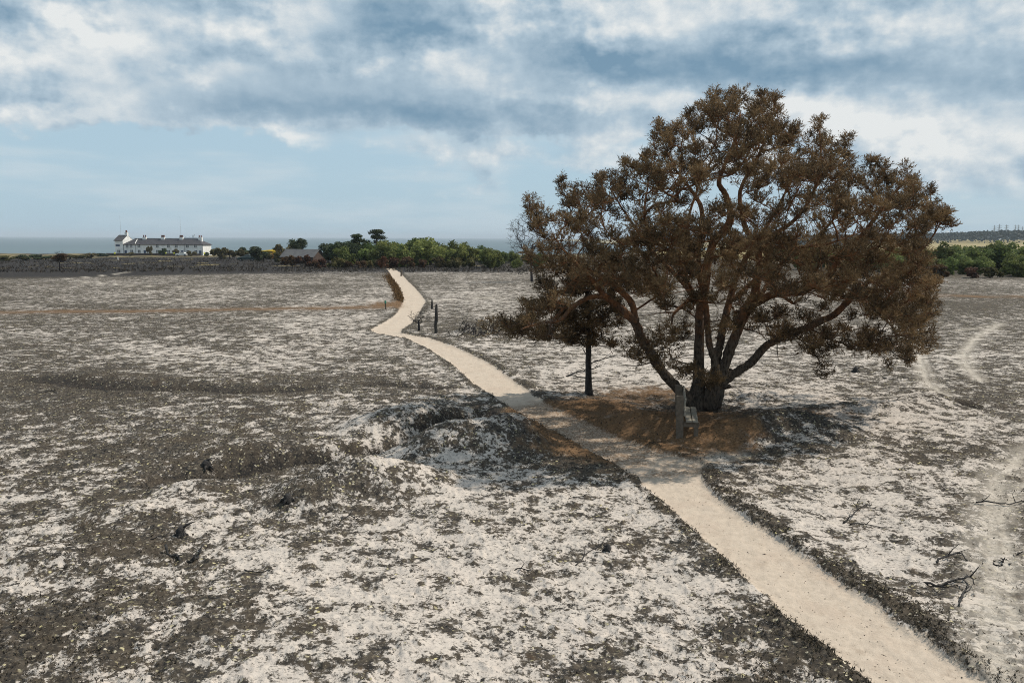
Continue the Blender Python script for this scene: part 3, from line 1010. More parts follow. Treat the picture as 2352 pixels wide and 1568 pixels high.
    def add_limb(spec, parent_node):
        P, R = L(spec)
        Q = smooth_path(P, 5)
        Q = [Q[0]] + [q + np.array([rng.gauss(0, .006), rng.gauss(0, .006), rng.gauss(0, .005)]) for q in Q[1:-1]] + [Q[-1]]
        RR = np.interp(np.linspace(0, len(R) - 1, len(Q)), np.arange(len(R)), R)
        prev = parent_node
        for q, r in zip(Q, RR):
            prev = sk.add(q, prev, r)
        return Q, RR
    Q, RR = add_limb(LIMBS['trunk'], -1)
    mb = MB()
    mb.tube([q - b3 for q in Q], RR, 14, 0.5, True, 0.05)
    # root flare
    for k in range(7):
        a = k * 0.9 + rng.uniform(-.2, .2)
        d = np.array([math.cos(a), math.sin(a), 0])
        mb.tube([np.array([0, 0, 0.5]) + d * 0.22, np.array([0, 0, 0.2]) + d * 0.33, np.array([0, 0, 0.0]) + d * 0.48, np.array([0, 0, -0.12]) + d * 0.7], [0.10, 0.11, 0.07, 0.03], 7, 0.5, True, 0.1)
    mb.build('trunk', M_BARK, root, True)
    for spec in LIMBS['limb']:
        P, R = L(spec)
        k = int(np.argmin([np.linalg.norm(p - P[0]) for p in sk.P]))
        Q, RR = add_limb(spec, k)
        mb = MB()
        mb.tube([q - b3 for q in Q], RR, 10, 0.5, True, 0.11)
        for kk in range(2, len(Q) - 4, 3):               # knots and broken stubs
            if rng.random() < .28:
                dd = np.array([rng.gauss(0, 1), rng.gauss(0, 1), rng.gauss(.2, .6)])
                dd /= np.linalg.norm(dd)
                rk = RR[kk]
                mb.tube([Q[kk] - b3, Q[kk] + dd * rk * 1.25 - b3, Q[kk] + dd * rk * rng.uniform(1.5, 2.6) - b3], [rk * .55, rk * .4, rk * .22], 6, .5, True, .1)
        mb.build('limb', M_BARK, root, True)
    # dead snags
    mbd = MB()
    for _ in range(46):
        k = rng.randrange(len(sk.P))
        p = sk.P[k]
        if p[2] - b3[2] < 1.2 or sk.r[k] < 0.03:
            continue
        d = np.array([rng.gauss(0, 1), rng.gauss(-0.4, 1), rng.gauss(-0.1, 0.5)])
        d /= np.linalg.norm(d)
        ln = rng.uniform(0.4, 1.3)
        pts = [p]
        for i in range(4):
            d = d + np.array([rng.gauss(0, .28), rng.gauss(0, .28), rng.gauss(-.05, .22)])
            d /= np.linalg.norm(d)
            pts.append(pts[-1] + d * ln / 4)
        mbd.tube([q - b3 for q in pts], [0.022, 0.018, 0.014, 0.009, 0.004], 5)
        if rng.random() < 0.7:
            j = rng.choice((2, 3))
            e = d + np.array([rng.gauss(0, .6), rng.gauss(0, .6), rng.gauss(0, .4)])
            mbd.tube([pts[j] - b3, pts[j] + e * ln * 0.22 - b3, pts[j] + e * ln * 0.4 - b3], [0.012, 0.008, 0.003], 4)
    kind(mbd.build('dead_snags', M_BARK, root, True), 'stuff')
    # crown outline as seen from the path, and the holes in it
    OUT = [(1150, 768), (1158, 748), (1190, 728), (1200, 700), (1222, 655), (1205, 605), (1222, 550), (1242, 505), (1206, 478), (1212, 455), (1245, 480), (1290, 490), (1312, 452), (1284, 412), (1312, 428), (1352, 440), (1372, 408), (1402, 400), (1436, 402), (1446, 432), (1410, 478), (1440, 482), (1462, 470), (1476, 440), (1462, 408), (1434, 372), (1478, 352), (1502, 318), (1512, 282), (1538, 302), (1572, 268), (1622, 234), (1640, 214), (1662, 228), (1684, 212), (1710, 208), (1734, 242), (1746, 214), (1776, 226), (1802, 262), (1832, 290), (1802, 312), (1796, 334), (1832, 330), (1834, 366), (1862, 346), (1862, 308), (1882, 274), (1902, 312), (1922, 346), (1946, 314), (1958, 362), (1962, 402), (1990, 400), (2000, 366), (2032, 382), (2060, 398), (2086, 382), (2108, 412), (2142, 432), (2152, 478), (2182, 482), (2194, 522), (2160, 506), (2142, 532), (2140, 590), (2162, 622), (2150, 690), (2164, 752), (2130, 785), (2096, 800), (2060, 790), (2040, 745), (1980, 745), (1940, 690), (1880, 705), (1800, 700), (1730, 660), (1660, 690), (1600, 640), (1540, 690), (1500, 720), (1440, 660), (1380, 640), (1310, 700), (1270, 755), (1210, 778)]
    LOW = [(1900, 815, 34, 26), (2060, 800, 50, 28), (1990, 800, 46, 14), (1830, 775, 44, 20), (1760, 735, 44, 26), (1450, 815, 36, 24), (1500, 835, 50, 20), (1520, 785, 44, 22), (1560, 760, 40, 24), (2110, 770, 40, 24), (2080, 815, 34, 16), (1230, 770, 50, 14), (1180, 755, 22, 12), (1215, 735, 30, 20), (1250, 710, 30, 20), (1200, 765, 40, 12), (1270, 765, 40, 14), (2120, 720, 30, 30), (2130, 660, 20, 30), (2000, 780, 30, 20), (1640, 880, 34, 12), (1580, 850, 36, 16), (1690, 745, 36, 22), (1860, 800, 24, 16)]
    HOLES = [(1662, 448, 24, 30), (1612, 470, 16, 18), (1455, 490, 16, 18), (1560, 500, 20, 12), (1800, 462, 30, 12), (1716, 470, 14, 18), (1450, 700, 26, 22), (1975, 430, 12, 26), (1890, 420, 10, 16), (1690, 690, 20, 20), (1860, 700, 40, 16), (1380, 500, 14, 14), (1580, 430, 12, 10), (2060, 540, 16, 14), (1720, 340, 10, 10), (1490, 610, 14, 10), (1810, 620, 22, 12), (1940, 560, 18, 10), (1710, 620, 12, 24)]
    targets, small = [], []
    tries = 0
    while len(targets) < 720 and tries < 40000:
        tries += 1
        px, py = rng.uniform(1145, 2195), rng.uniform(205, 800)
        if not inpoly(px, py, OUT) or any(((px - h[0]) / h[2]) ** 2 + ((py - h[1]) / h[3]) ** 2 < 1.7 for h in HOLES):
            continue
        u = (px - 1665) / 545.0
        v = (py - 560) / 370.0
        hd = 4.6 * math.sqrt(max(0.02, 1 - 0.9 * u * u)) * math.sqrt(max(0.05, 1 - 0.85 * min(1, v * v)))
        d = rng.uniform(-1, 1)
        d = math.copysign(abs(d) ** 0.7, d) * hd - 0.15 * hd
        p = at(px, py, D0 + d)
        if p[2] - b3[2] < 1.5 and abs(d) < 1.5:
            continue
        if targets and np.min(np.sum((np.array(targets) - p) ** 2, axis=1)) < 0.09:
            continue
        core = all(inpoly(px + ox, py + oy, OUT) for ox, oy in ((-26, 0), (26, 0), (0, -34), (-18, -24), (18, -24)))
        if not core and rng.random() < .35:
            continue
        targets.append(p)
        small.append(not core)
    FRONT = [(1230, 640), (1330, 590), (1450, 555), (1600, 540), (1850, 560), (2020, 580), (2110, 660), (2060, 740), (1960, 690), (1860, 705), (1760, 690), (1670, 705), (1560, 700), (1490, 690), (1400, 650), (1300, 690)]
    nf = 0
    while nf < 125:
        px, py = rng.uniform(1230, 2110), rng.uniform(540, 740)
        if inpoly(px, py, FRONT):
            targets.append(at(px, py, D0 - rng.uniform(1.0, 3.8) * math.sqrt(max(.15, 1 - ((px - 1665) / 520) ** 2))))
            small.append(False)
            nf += 1
    for (x, y) in OUT[8:62]:
        if y < 560:
            targets.append(at(x + (1665 - x) * .012, y + 7, D0 + rng.uniform(-1.0, 1.0)))
            targets.append(at(x + (1665 - x) * .03, y + 26, D0 + rng.uniform(-1.0, 1.0)))
            small += [True, True]
    for x0, y0, x1, y1, w in ((1882, 274, 1886, 420, 20), (1946, 314, 1950, 430, 18), (2000, 366, 2008, 470, 16), (2034, 380, 2036, 470, 16), (2086, 382, 2084, 480, 18), (1512, 282, 1532, 380, 14), (1480, 352, 1500, 430, 14),
                              (1285, 412, 1316, 480, 10), (1212, 456, 1246, 530, 10), (1372, 408, 1378, 480, 14), (1430, 402, 1424, 460, 12), (1640, 214, 1652, 300, 14), (1690, 210, 1694, 300, 16), (1748, 214, 1762, 310, 14), (1776, 226, 1790, 320, 14), (1434, 372, 1480, 392, 8), (1830, 290, 1800, 330, 8), (2190, 515, 2150, 500, 8), (2140, 432, 2130, 520, 14)):
        dz = rng.uniform(-.9, .9)
        for k in range(8):
            t = k / 7
            targets.append(at(x0 + (x1 - x0) * t + rng.uniform(-w, w) * (.25 + t), y0 + 6 + (y1 - y0) * t, D0 + dz + rng.uniform(-.25, .25)))
            small.append(k < 6)
    for x, y, rx, ry in LOW + [(1780, 740, 60, 22), (1850, 735, 50, 22), (1930, 760, 50, 24), (1700, 715, 40, 20), (1560, 715, 50, 20), (2010, 720, 50, 26)]:
        for _ in range(6):
            targets.append(at(x + rng.gauss(0, rx * .6), y + rng.gauss(0, ry * .6), D0 + rng.uniform(-1.8, 1.2)))
            small.append(False)
    nmain = len(sk.P)
    chains = grow_to(sk, targets, rng=rng, min_h=b3[2] + 1.3)
    rad_ = finish_radii(sk, 0.0075, 2.25, 0.05)
    mbb, mbt = MB(), MB()
    TP, TD, TL, TT = [], [], [], []
    for ci, ch in enumerate(chains):
        tiny = small[grow_to.order[ci]]
        pts = [sk.P[i] for i in ch]
        r = [max(0.006, min(rad_[i], 0.05)) for i in ch]
        r[0] = min(r[0], r[1] * 1.15)
        mbb.tube([p - b3 for p in pts], r, 6 if r[0] > 0.02 else 4, 0.5, False)
        end = pts[-1]
        dirn = end - pts[-2]
        dirn /= np.linalg.norm(dirn) + 1e-9
        out = end - (b3 + np.array([0, 0, 3.0]))
        out /= np.linalg.norm(out)
        dirn = 0.6 * dirn + 0.4 * out + np.array([0, 0, 0.25])
        t0 = rng.uniform(0.08, 0.85)
        if tiny:
            pine_pad(end - b3, np.array([0, 0, 0.5]), rng.uniform(0.10, 0.17), rng.randint(3, 5), 5, rng, mbt, TP, TD, TL, TT, t0)
        else:
            pine_pad(end - b3, dirn, rng.uniform(0.20, 0.42), rng.randint(6, 11), 5, rng, mbt, TP, TD, TL, TT, t0)
        if len(pts) > 5:
            for j in range(3, len(pts) - 1, 2):
                if rng.random() < 0.55:
                    pine_pad(pts[j] - b3, dirn, rng.uniform(0.2, 0.34), 3, 5, rng, mbt, TP, TD, TL, TT, t0)
    kind(mbb.build('branches', M_BARK, root, True), 'stuff')
    kind(mbt.build('twigs', M_BARK, root), 'stuff')
    V, lp, st, tt = tufts(np.array(TP), np.array(TD), np.array(TL), np.array(TT), 9, 0.075, 0.0085)
    print('pine tufts', len(TP), 'pads', len(targets), 'quads', len(st))
    kind(link('foliage', np_mesh('foliage', V, lp, st, False, {'tint': tt}), M_SCORCH, root), 'stuff')


build_big_pine()


# ------------------------------------------------------------------ small scorched pine with a charred stem
def build_small_pine():
    rng = random.Random(9)
    base = hit(1353, 906)
    D0 = base[1]
    b3 = np.array(base)
    root = thing('pine_tree', tuple(base))
    tag(root, 'small scorched pine with straight black trunk under the left limbs of the huge pine', 'tree')
    P = [at(1353, 910, D0), at(1352, 880, D0), at(1352, 800, D0), at(1353, 740, D0 + .05), at(1350, 690, D0 + .05), at(1352, 640, D0 + .1)]
    S = D0 / FPX
    Q = smooth_path(P, 3)
    R = np.interp(np.linspace(0, 5, len(Q)), range(6), [11 * S, 8 * S, 6.5 * S, 5 * S, 3.5 * S, 1.5 * S])
    mb = MB()
    mb.tube([q - b3 for q in Q], R, 9, 0.5, True, 0.06)
    mb.build('trunk', M_CHAR, root, True)
    sk = Skeleton()
    prev = -1
    for q, r in zip(Q, R):
        prev = sk.add(q, prev, r)
    T = []
    while len(T) < 80:
        y = rng.uniform(640, 795)
        w = 62 * math.sin(math.pi * min(1, (y - 612) / 220.0)) + 10
        x = 1356 + rng.uniform(-w, w)
        T.append(at(x, y, D0 + rng.uniform(-w, w) * S))
    chains = grow_to(sk, T, rng=rng, min_h=b3[2] + 1.2)
    for x, y, x2, y2 in ((1352, 868, 1300, 858), (1354, 790, 1402, 765), (1352, 800, 1320, 772), (1352, 850, 1382, 838), (1353, 820, 1335, 795), (1352, 775, 1290, 758), (1353, 835, 1420, 815)):
        A = at(x, y, D0)
        B = at(x2, y2, D0 + rng.uniform(-.5, .5))
        M = (A + B) / 2 + np.array([0, 0, rng.uniform(-.06, .04)])
        mbx = MB()
        mbx.tube([A - b3, M - b3, B - b3], [0.02, 0.015, 0.006], 5)
        d = B - A
        mbx.tube([M - b3, M + d * 0.3 + np.array([0, 0.1, 0.12]) - b3], [0.01, 0.004], 4)
        mbx.build('dead_branch', M_CHAR, root, True)
    mbb, TP, TD, TL, TT = MB(), [], [], [], []
    rr = finish_radii(sk, 0.006, 2.2, 0.03)
    for ch in chains:
        pts = [sk.P[i] for i in ch]
        r = [max(0.005, rr[i]) for i in ch]
        r[0] = min(r[0], r[1])
        mbb.tube([p - b3 for p in pts], r, 4, 0.5, False)
        pine_pad(pts[-1] - b3, (pts[-1] - pts[-2]) * 2, rng.uniform(0.2, 0.34), rng.randint(6, 9), 6, rng, mbb, TP, TD, TL, TT, rng.uniform(0.1, 0.75))
    kind(mbb.build('branches', M_CHAR, root), 'stuff')
    V, lp, st, tt = tufts(np.array(TP), np.array(TD), np.array(TL), np.array(TT), 8, 0.085, 0.012)
    kind(link('foliage', np_mesh('foliage', V, lp, st, False, {'tint': tt}), M_SCORCH, root), 'stuff')


build_small_pine()


# ------------------------------------------------------------------ leafy trees and bushes seen far off
def leafy(seed, rx, ry, rz, zc, lumps, nq, leaf, trunk_h=None, trunk_r=0.08, flat_top=False, lay=0.0):
    """returns (crown mesh, trunk mesh): leaf-sized faces spread over uneven lumps in the crown"""
    r = np.random.default_rng(seed)
    C, RR = [], []
    for i in range(lumps):
        d = r.standard_normal(3)
        d /= np.linalg.norm(d)
        k = r.uniform(0.25, 0.85)
        c = d * k * np.array([rx, ry, rz])
        if flat_top:
            c[2] = rz * r.choice([-0.7, -0.2, 0.25, 0.7]) + r.normal(0, 0.05 * rz)
            sh = 1.0 - 0.55 * max(0, c[2] / rz)
            c[0] *= sh
            c[1] *= sh
        C.append(c)
        RR.append(r.uniform(0.16, 0.50) * min(rx, ry, rz * (1.6 if flat_top else 1.0)))
    C, RR = np.array(C), np.array(RR)
    idx = r.choice(lumps, nq, p=RR ** 2 / (RR ** 2).sum())
    d = r.standard_normal((nq, 3))
    d /= np.linalg.norm(d, axis=1, keepdims=True)
    fl = np.array([1.0, 1.0, 0.42 if flat_top else 0.85])
    P = C[idx] + d * fl * (RR[idx] * r.uniform(0.35, 1.25, nq) ** 0.8)[:, None]
    nrm = d + 0.9 * r.standard_normal((nq, 3))
    nrm /= np.linalg.norm(nrm, axis=1, keepdims=True)
    a = np.cross(nrm, r.standard_normal((nq, 3)))
    a /= np.linalg.norm(a, axis=1, keepdims=True)
    b = np.cross(nrm, a)
    s = (leaf * r.uniform(0.6, 1.4, nq))[:, None]
    V = np.stack([P - a * s, P - b * s * 0.6, P + a * s, P + b * s * 0.6], 1).reshape(-1, 3)
    V[:, 2] += zc
    if zc > 0:
        V[:, 2] = np.maximum(V[:, 2], 0.02)
    lt = r.uniform(0.0, 0.6, lumps)[idx] + 0.2 * r.standard_normal(nq) + 0.22
    me = np_mesh('crown', V, np.arange(nq * 4), np.arange(0, nq * 4, 4), False, {'tint': np.clip(np.repeat(lt, 4), 0, 1)})
    mb = MB()
    h = trunk_h if trunk_h is not None else zc
    rs = random.Random(seed)
    top = np.array([rs.uniform(-.1, .1) * rx, rs.uniform(-.1, .1) * ry, h])
    mb.tube([np.array([0, 0, -0.3]), top * 0.5, top], [trunk_r * 1.3, trunk_r, trunk_r * 0.7], 6)
    for k in range(0, lumps, 2):
        e = C[k] + np.array([0, 0, zc])
        if e[2] > 0.2:
            st_ = top * rs.uniform(0.45, 1.0)
            mb.tube([st_, (st_ + e) / 2 + np.array([0, 0, -0.06]), e], [trunk_r * .5, trunk_r * .3, trunk_r * .12], 4, 0.5, False)
    return me, mb.mesh('trunk', True)


M_TRUNK = material('dark_bark', (0.07, 0.055, 0.042), 0.9, 0.1, (0.12, 0.10, 0.08), 8)


def leafy_tree(name, meshes, mat, loc, rz=0.0, sc=1.0, label=None, cat='tree', group=None, trunk_mat=None):
    root = thing(name, tuple(loc), rz)
    root.scale = (sc, sc, sc) if not isinstance(sc, tuple) else sc
    c, t = meshes
    kind(link('crown', c, mat, root), 'stuff')
    link('trunk', t, trunk_mat or M_TRUNK, root)
    if label:
        tag(root, label, cat, group)
    return root


GREENS = [leafy(100 + i, 2.0, 2.0, 1.7, 1.75, 24, 3000, 0.16, 1.9, 0.06) for i in range(5)]
BUSHES = [leafy(200 + i, 1.5, 1.5, 0.95, 0.85, 10, 1500, 0.15) for i in range(3)]
RUSTS = [leafy(220 + i, 1.6, 1.6, 1.0, 0.9, 11, 1500, 0.13) for i in range(2)]
OLIVES = [leafy(240 + i, 1.5, 1.5, 0.95, 0.85, 10, 1500, 0.15) for i in range(2)]
PINES = [leafy(300 + i, 2.5, 2.5, 2.4, 5.0, 26, 3600, 0.15, 6.4, 0.16, True) for i in range(2)]
ROUND = [leafy(320 + i, 2.2, 2.2, 2.0, 2.9, 16, 3000, 0.17, 3.4, 0.14) for i in range(2)]


def wood(name, px0, px1, D0, D1, n, seed, top, label, group, mat, step=1.0, meshes=None, cat='tree', base=3.6):
    r = random.Random(seed)
    for i in range(n):
        t = (i + r.random()) / n
        px = px0 + (px1 - px0) * r.random()
        D = D0 + (D1 - D0) * t ** 1.4
        q = on(px, 600, D)
        ytop = np.interp(px, [a for a, b in top], [b for a, b in top]) + r.uniform(-4, 14)
        zt = CH - (ytop - (545.5 + 0.0034 * (px - CX))) * D / FPX
        h = max(1.6, min(zt - q[2], 6.5))
        ms = (meshes or GREENS)[r.randrange(len(meshes or GREENS))]
        sc = h / base
        leafy_tree(name, ms, mat, q, r.uniform(0, 6.28), (sc * r.uniform(0.9, 1.25), sc * r.uniform(0.9, 1.25), sc), label, cat, group)


# the scrubby wood beyond the end of the path
TOPC = [(740, 575), (760, 552), (850, 552), (900, 551), (960, 545), (1010, 549), (1050, 556), (1100, 565), (1150, 573), (1200, 582), (1300, 586)]
wood('scrub_tree', 775, 1260, 134, 205, 62, 1, TOPC, 'low bushy green tree in the scrubby wood beyond the end of the sandy path', 'green trees of the wood beyond the path', M_GREEN)
wood('dark_bush', 752, 830, 140, 175, 8, 2, [(740, 575), (760, 550), (830, 553)], 'dense dark green thicket tree next to the grey roofed barn', 'dark trees beside the barn', M_DKGREEN, meshes=ROUND, base=5.0)
for i, (px, D, h, ms) in enumerate(((866, 158, 7.0, 0), (820, 152, 6.3, 1))):
    q = on(px, 600, D)
    leafy_tree('pine_tree', PINES[ms], M_DKGREEN, q, i * 2.0, h / 7.4 * (0.95 if i else 1.0),
               ('tall dark pine with flat layered crown standing over the scrubby wood', 'dark pine with ragged peaked crown beside the flat topped pine of the wood')[i], 'tree')
q = on(968, 600, 175)
leafy_tree('oak_tree', ROUND[0], M_DKGREEN, q, 1.0, (1.25, 1.25, 1.15), 'dark wide topped tree poking above the crest of the scrubby wood', 'tree')
q = on(688, 600, 182)
leafy_tree('oak_tree', ROUND[1], M_DKGREEN, q, 2.0, 1.16, 'round dark green tree standing directly behind the grey roofed barn', 'tree')
# rust-brown scorched bushes in front of the wood
rr_ = random.Random(31)
for i, (px, D, s) in enumerate(((700, 138, 1.25), (735, 131, 1.0), (672, 142, 1.15), (655, 150, 0.9), (722, 126, 0.75), (830, 128, 0.8), (880, 127, 0.9), (905, 130, 1.1), (935, 129, 1.1), (970, 131, 0.9), (800, 129, 0.7))):
    leafy_tree('scorched_bush', RUSTS[i % 2], M_RUST, on(px, 600, D), rr_.uniform(0, 6), s,
               'rust brown heat scorched bush along the front edge of the scrubby wood and barn', 'bush', 'scorched bushes in front of the wood')
for i, (px, D, s) in enumerate(((768, 127, 1.15), (790, 130, 1.0), (1010, 131, 1.2), (1045, 131, 1.25), (1080, 133, 1.2), (850, 131, .9))):
    leafy_tree('olive_bush', OLIVES[i % 2], M_OLIVE, on(px, 600, D), rr_.uniform(0, 6), s,
               'olive green bush singed at its foot along the front of the scrubby wood', 'bush', 'olive bushes in front of the wood')
# bushes between the cottages and the barn
for i, (px, D, s, mt, ms, lb) in enumerate((
        (505, 235, 1.5, M_OLIVE, 0, 'yellowish olive bush next to the white end wall of the cottages'),
        (528, 240, 1.3, M_OLIVE, 1, 'wide olive brown bush second from the white cottage end wall'),
        (556, 225, 1.25, M_OLIVE, 0, 'olive bush behind the dark parked car'),
        (568, 262, 1.5, M_DKGREEN, 1, 'dark rounded bush standing above the olive bushes by the sea'),
        (605, 190, 1.45, M_RUST, 0, 'broad rust brown bush in front of the yellow loader'),
        (590, 205, 1.1, M_RUST, 1, 'low brown bush beside the dark parked car'),
        (632, 185, 1.0, M_RUST, 0, 'small brown bush below the orange tractor'),
        (625, 245, 1.5, M_DKGREEN, 0, 'dark leafy shrub just behind the yellow loader'),
        (655, 225, 1.9, M_DKGREEN, 1, 'broad dark shrub leaning from the sea wind left of the barn'),
        (740, 205, 1.2, M_RUST, 1, 'brown shrub behind the right end of the barn'))):
    leafy_tree('coast_bush', BUSHES[(i + ms) % 3], mt, on(px, 600, D), i * 1.1, s * 1.4, lb, 'bush')
q = on(587, 600, 250)
leafy_tree('thorn_tree', PINES[0], M_DKGREEN, q, 0.7, (0.85, 0.7, 0.52), 'small wind bent thorn tree with flat top by the yellow loader', 'tree')

# right-hand wood: bright green scrub under the far ridge
TOPR = [(1750, 563), (1900, 563), (2150, 560), (2190, 558), (2260, 558), (2352, 557), (2700, 557)]
wood('scrub_tree', 2120, 2420, 100, 128, 30, 5, [(1750, 592), (2150, 590), (2260, 584), (2352, 584), (2700, 584)], 'bright green bushy tree in the front rows of the wood under the far blue ridge', 'front trees of the right hand wood', M_GREEN)
wood('scrub_tree', 1780, 2620, 118, 250, 105, 6, TOPR, 'deep green bushy tree in the back rows of the wood under the far blue ridge', 'back trees of the right hand wood', M_GREEN)
for i, (px, D, s, mt, lb) in enumerate(((2152, 97, 1.15, M_RUST, 'rust brown scorched bush at the foot of the wood half behind the huge pine'),
                                      (2232, 95, 0.95, M_RUST, 'low reddish brown scorched bush at the foot of the right hand wood'),
                                      (2275, 95, 1.05, M_OLIVE, 'yellow green bush next to the reddish scorched bush of the right hand wood'),
                                      (2120, 98, 1.1, M_RUST, 'brown scorched bush beneath the drooping right branches of the huge pine'))):
    leafy_tree('scorched_bush', RUSTS[i % 2] if mt is M_RUST else OLIVES[0], mt, on(px, 630, D), i, (s, s, s * .8), lb, 'bush')
q = on(2262, 600, 330)
leafy_tree('oak_tree', ROUND[0], M_DKGREEN, q, 1.0, (1.5, 1.5, 1.25), 'dark tree at the edge of the pale stubble field under the ridge', 'tree')


# far ridge of woodland: one mass
def build_ridge():
    r = np.random.default_rng(77)
    n = 26000
    px = r.uniform(1700, 2900, n)
    D = 1180 + r.uniform(0, 420, n) ** 1.0
    top = np.interp(px, [1700, 2100, 2150, 2260, 2350, 2900], [545, 537, 536.5, 531.5, 530, 529])
    dirx = (px - CX) / FPX
    x, y = dirx * D, D
    g0 = terrain(x, y)
    ztop = CH - (top - (545.5 + .0034 * (px - CX))) * 1200 / FPX + 1.2 * fbm(x / 18, y / 18, 5, 4) * 2 + (D - 1180) * 0.004
    z = g0 + (ztop - g0) * np.sqrt(r.uniform(0, 1, n))
    P = np.stack([x, y, z], -1)
    nr = r.standard_normal((n, 3)) + np.array([0, -0.4, 0.8])
    nr /= np.linalg.norm(nr, axis=1, keepdims=True)
    a = np.cross(nr, r.standard_normal((n, 3)))
    a /= np.linalg.norm(a, axis=1, keepdims=True)
    b = np.cross(nr, a)
    s = r.uniform(1.0, 2.6, n)[:, None]
    V = np.stack([P - a * s, P - b * s, P + a * s, P + b * s], 1).reshape(-1, 3)
    me = np_mesh('far_woodland', V, np.arange(n * 4), np.arange(0, n * 4, 4), False, {'tint': np.repeat(r.uniform(0, 1, n), 4)})
    o = link('far_woodland', me, leaf_material('ridge_trees', (0.010, 0.018, 0.016), (0.034, 0.048, 0.034), 0, 0.1))
    kind(o, 'stuff')
    o['label'] = 'dark blue hazy ridge of distant woodland along the right hand skyline'
    o['category'] = 'woodland'


build_ridge()

# ------------------------------------------------------------------ pylons behind the ridge
M_STEEL = material('galvanised_steel', (0.22, 0.23, 0.24), 0.6, 0.4, (0.16, 0.17, 0.18), 0.3)
PYL_LABEL = ['lattice pylon {} in the row above the far woodland ridge'.format(k) for k in
             ('nearest the huge pine', 'second from the huge pine', 'third from the huge pine', 'fourth from the huge pine', 'fifth from the huge pine', 'sixth from the huge pine')]
for i, (px, ptop, D) in enumerate(((2283, 517.3, 2500), (2294, 515, 2350), (2310.5, 516, 2450), (2331, 516.7, 2600), (2338, 516.7, 2600), (2347.5, 520, 2800))):
    zt = CH - (ptop - (545.5 + .0034 * (px - CX))) * D / FPX
    p = at(px, 540, D)
    z0 = gz(p[0], p[1])
    H = zt - z0
    root = thing('electricity_pylon', (p[0], p[1], z0))
    tag(root, PYL_LABEL[i], 'pylon', 'pylons on the ridge')
    mb = MB()
    lv = [(0, 4.2), (.25, 3.1), (.5, 2.1), (.7, 1.35), (.85, 0.95), (1.0, 0.15)]
    for sx in (-1, 1):
        for sy in (-1, 1):
            mb.tube([(sx * w, sy * w, H * t) for t, w in lv], [0.34] * 6, 4)
    for (t0, w0), (t1, w1) in zip(lv[:-1], lv[1:]):
        for a, b in (((-1, -1), (1, -1)), ((1, -1), (1, 1)), ((1, 1), (-1, 1)), ((-1, 1), (-1, -1))):
            mb.tube([(a[0] * w0, a[1] * w0, H * t0), (b[0] * w1, b[1] * w1, H * t1)], [0.17, 0.17], 3)
            mb.tube([(b[0] * w0, b[1] * w0, H * t0), (a[0] * w1, a[1] * w1, H * t1)], [0.17, 0.17], 3)
    mb.build('tower', M_STEEL, root)
    for zf, w in ((.62, 8.5), (.76, 7.5), (.9, 6.0)):
        mb = MB()
        for s in (-1, 1):
            mb.tube([(0, 0, H * zf + 1.2), (s * w, 0, H * zf)], [0.3, 0.22], 4)
            mb.tube([(0, 0, H * zf - .6), (s * w, 0, H * zf)], [0.3, 0.22], 4)
            mb.tube([(s * w, 0, H * zf), (s * w, 0, H * zf - 2.2)], [0.16, 0.16], 4)
        mb.build('crossarm', M_STEEL, root)

# hazy domed building on the skyline beyond the ridge
M_PALE = material('pale_cladding', (0.72, 0.74, 0.75), 0.6, 0.3, (0.62, 0.64, 0.66), 0.05)
D = 4200
p = at(2174, 540, D)
root = thing('domed_building', (p[0], p[1], gz(p[0], p[1])))
tag(root, 'pale hazy domed building with a thin mast on the skyline above the ridge', 'building')
mb = MB()
zb = CH - (533 - 549) * D / FPX - root.location.z
mb.box((0, 0, zb / 2 - 3), (38, 30, zb - 6))
mb.build('hall', M_PALE, root)
mb = MB()
mb.tube([(0, 0, zb - 7), (0, 0, zb - 4), (0, 0, zb), (0, 0, zb + 3.5), (0, 0, zb + 5)], [12, 12, 10, 6, 0.5], 16)
mb.build('dome', M_PALE, root, True)
mb = MB()
mb.tube([(0, 0, zb + 4), (0, 0, zb + 17)], [1.0, 0.6], 6)
mb.build('mast', M_PALE, root)

# ------------------------------------------------------------------ ship on the horizon
M_SHIP = material('ship_hull', (0.06, 0.08, 0.11), 0.6, 0.3, (0.05, 0.06, 0.08), 0.02)
M_SHIPW = material('ship_deckhouse', (0.45, 0.47, 0.48), 0.6, 0.3, (0.35, 0.37, 0.38), 0.05)
D = 5200
p = at(434, 543, D)
root = thing('cargo_ship', (p[0], p[1], -14.0), -0.1)
tag(root, 'long hazy cargo ship on the sea horizon behind the cottage roofs', 'ship')
mb = MB()
Ls = 58
hull = []
for z, k in ((-3, .94), (11, 1.0)):
    hull += [(-Ls * k, -8, z), (Ls * .86 * k, -8, z), (Ls * k, 0, z), (Ls * .86 * k, 8, z), (-Ls * k, 8, z)]
mb.poly(hull, [(4, 3, 2, 1, 0), (5, 6, 7, 8, 9)] + [(i, (i + 1) % 5, 5 + (i + 1) % 5, 5 + i) for i in range(5)])
mb.build('hull', M_SHIP, root)
mb = MB()
mb.box((32, 0, 17.5), (14, 14, 13))
mb.box((31, 0, 25.5), (9, 12, 3.4))
mb.build('deckhouse', M_SHIPW, root)
mb = MB()
mb.tube([(38, 0, 24), (38, 0, 30)], [2.4, 2.0], 8)
mb.build('funnel', M_SHIP, root)
for x in (-46, -25, 0):
    mb = MB()
    mb.tube([(x, 0, 11), (x, 0, 20)], [1.0, .6], 6)
    mb.tube([(x, 0, 15), (x + 12, 0, 18)], [.7, .5], 5)
    mb.build('deck_crane', M_SHIP, root)

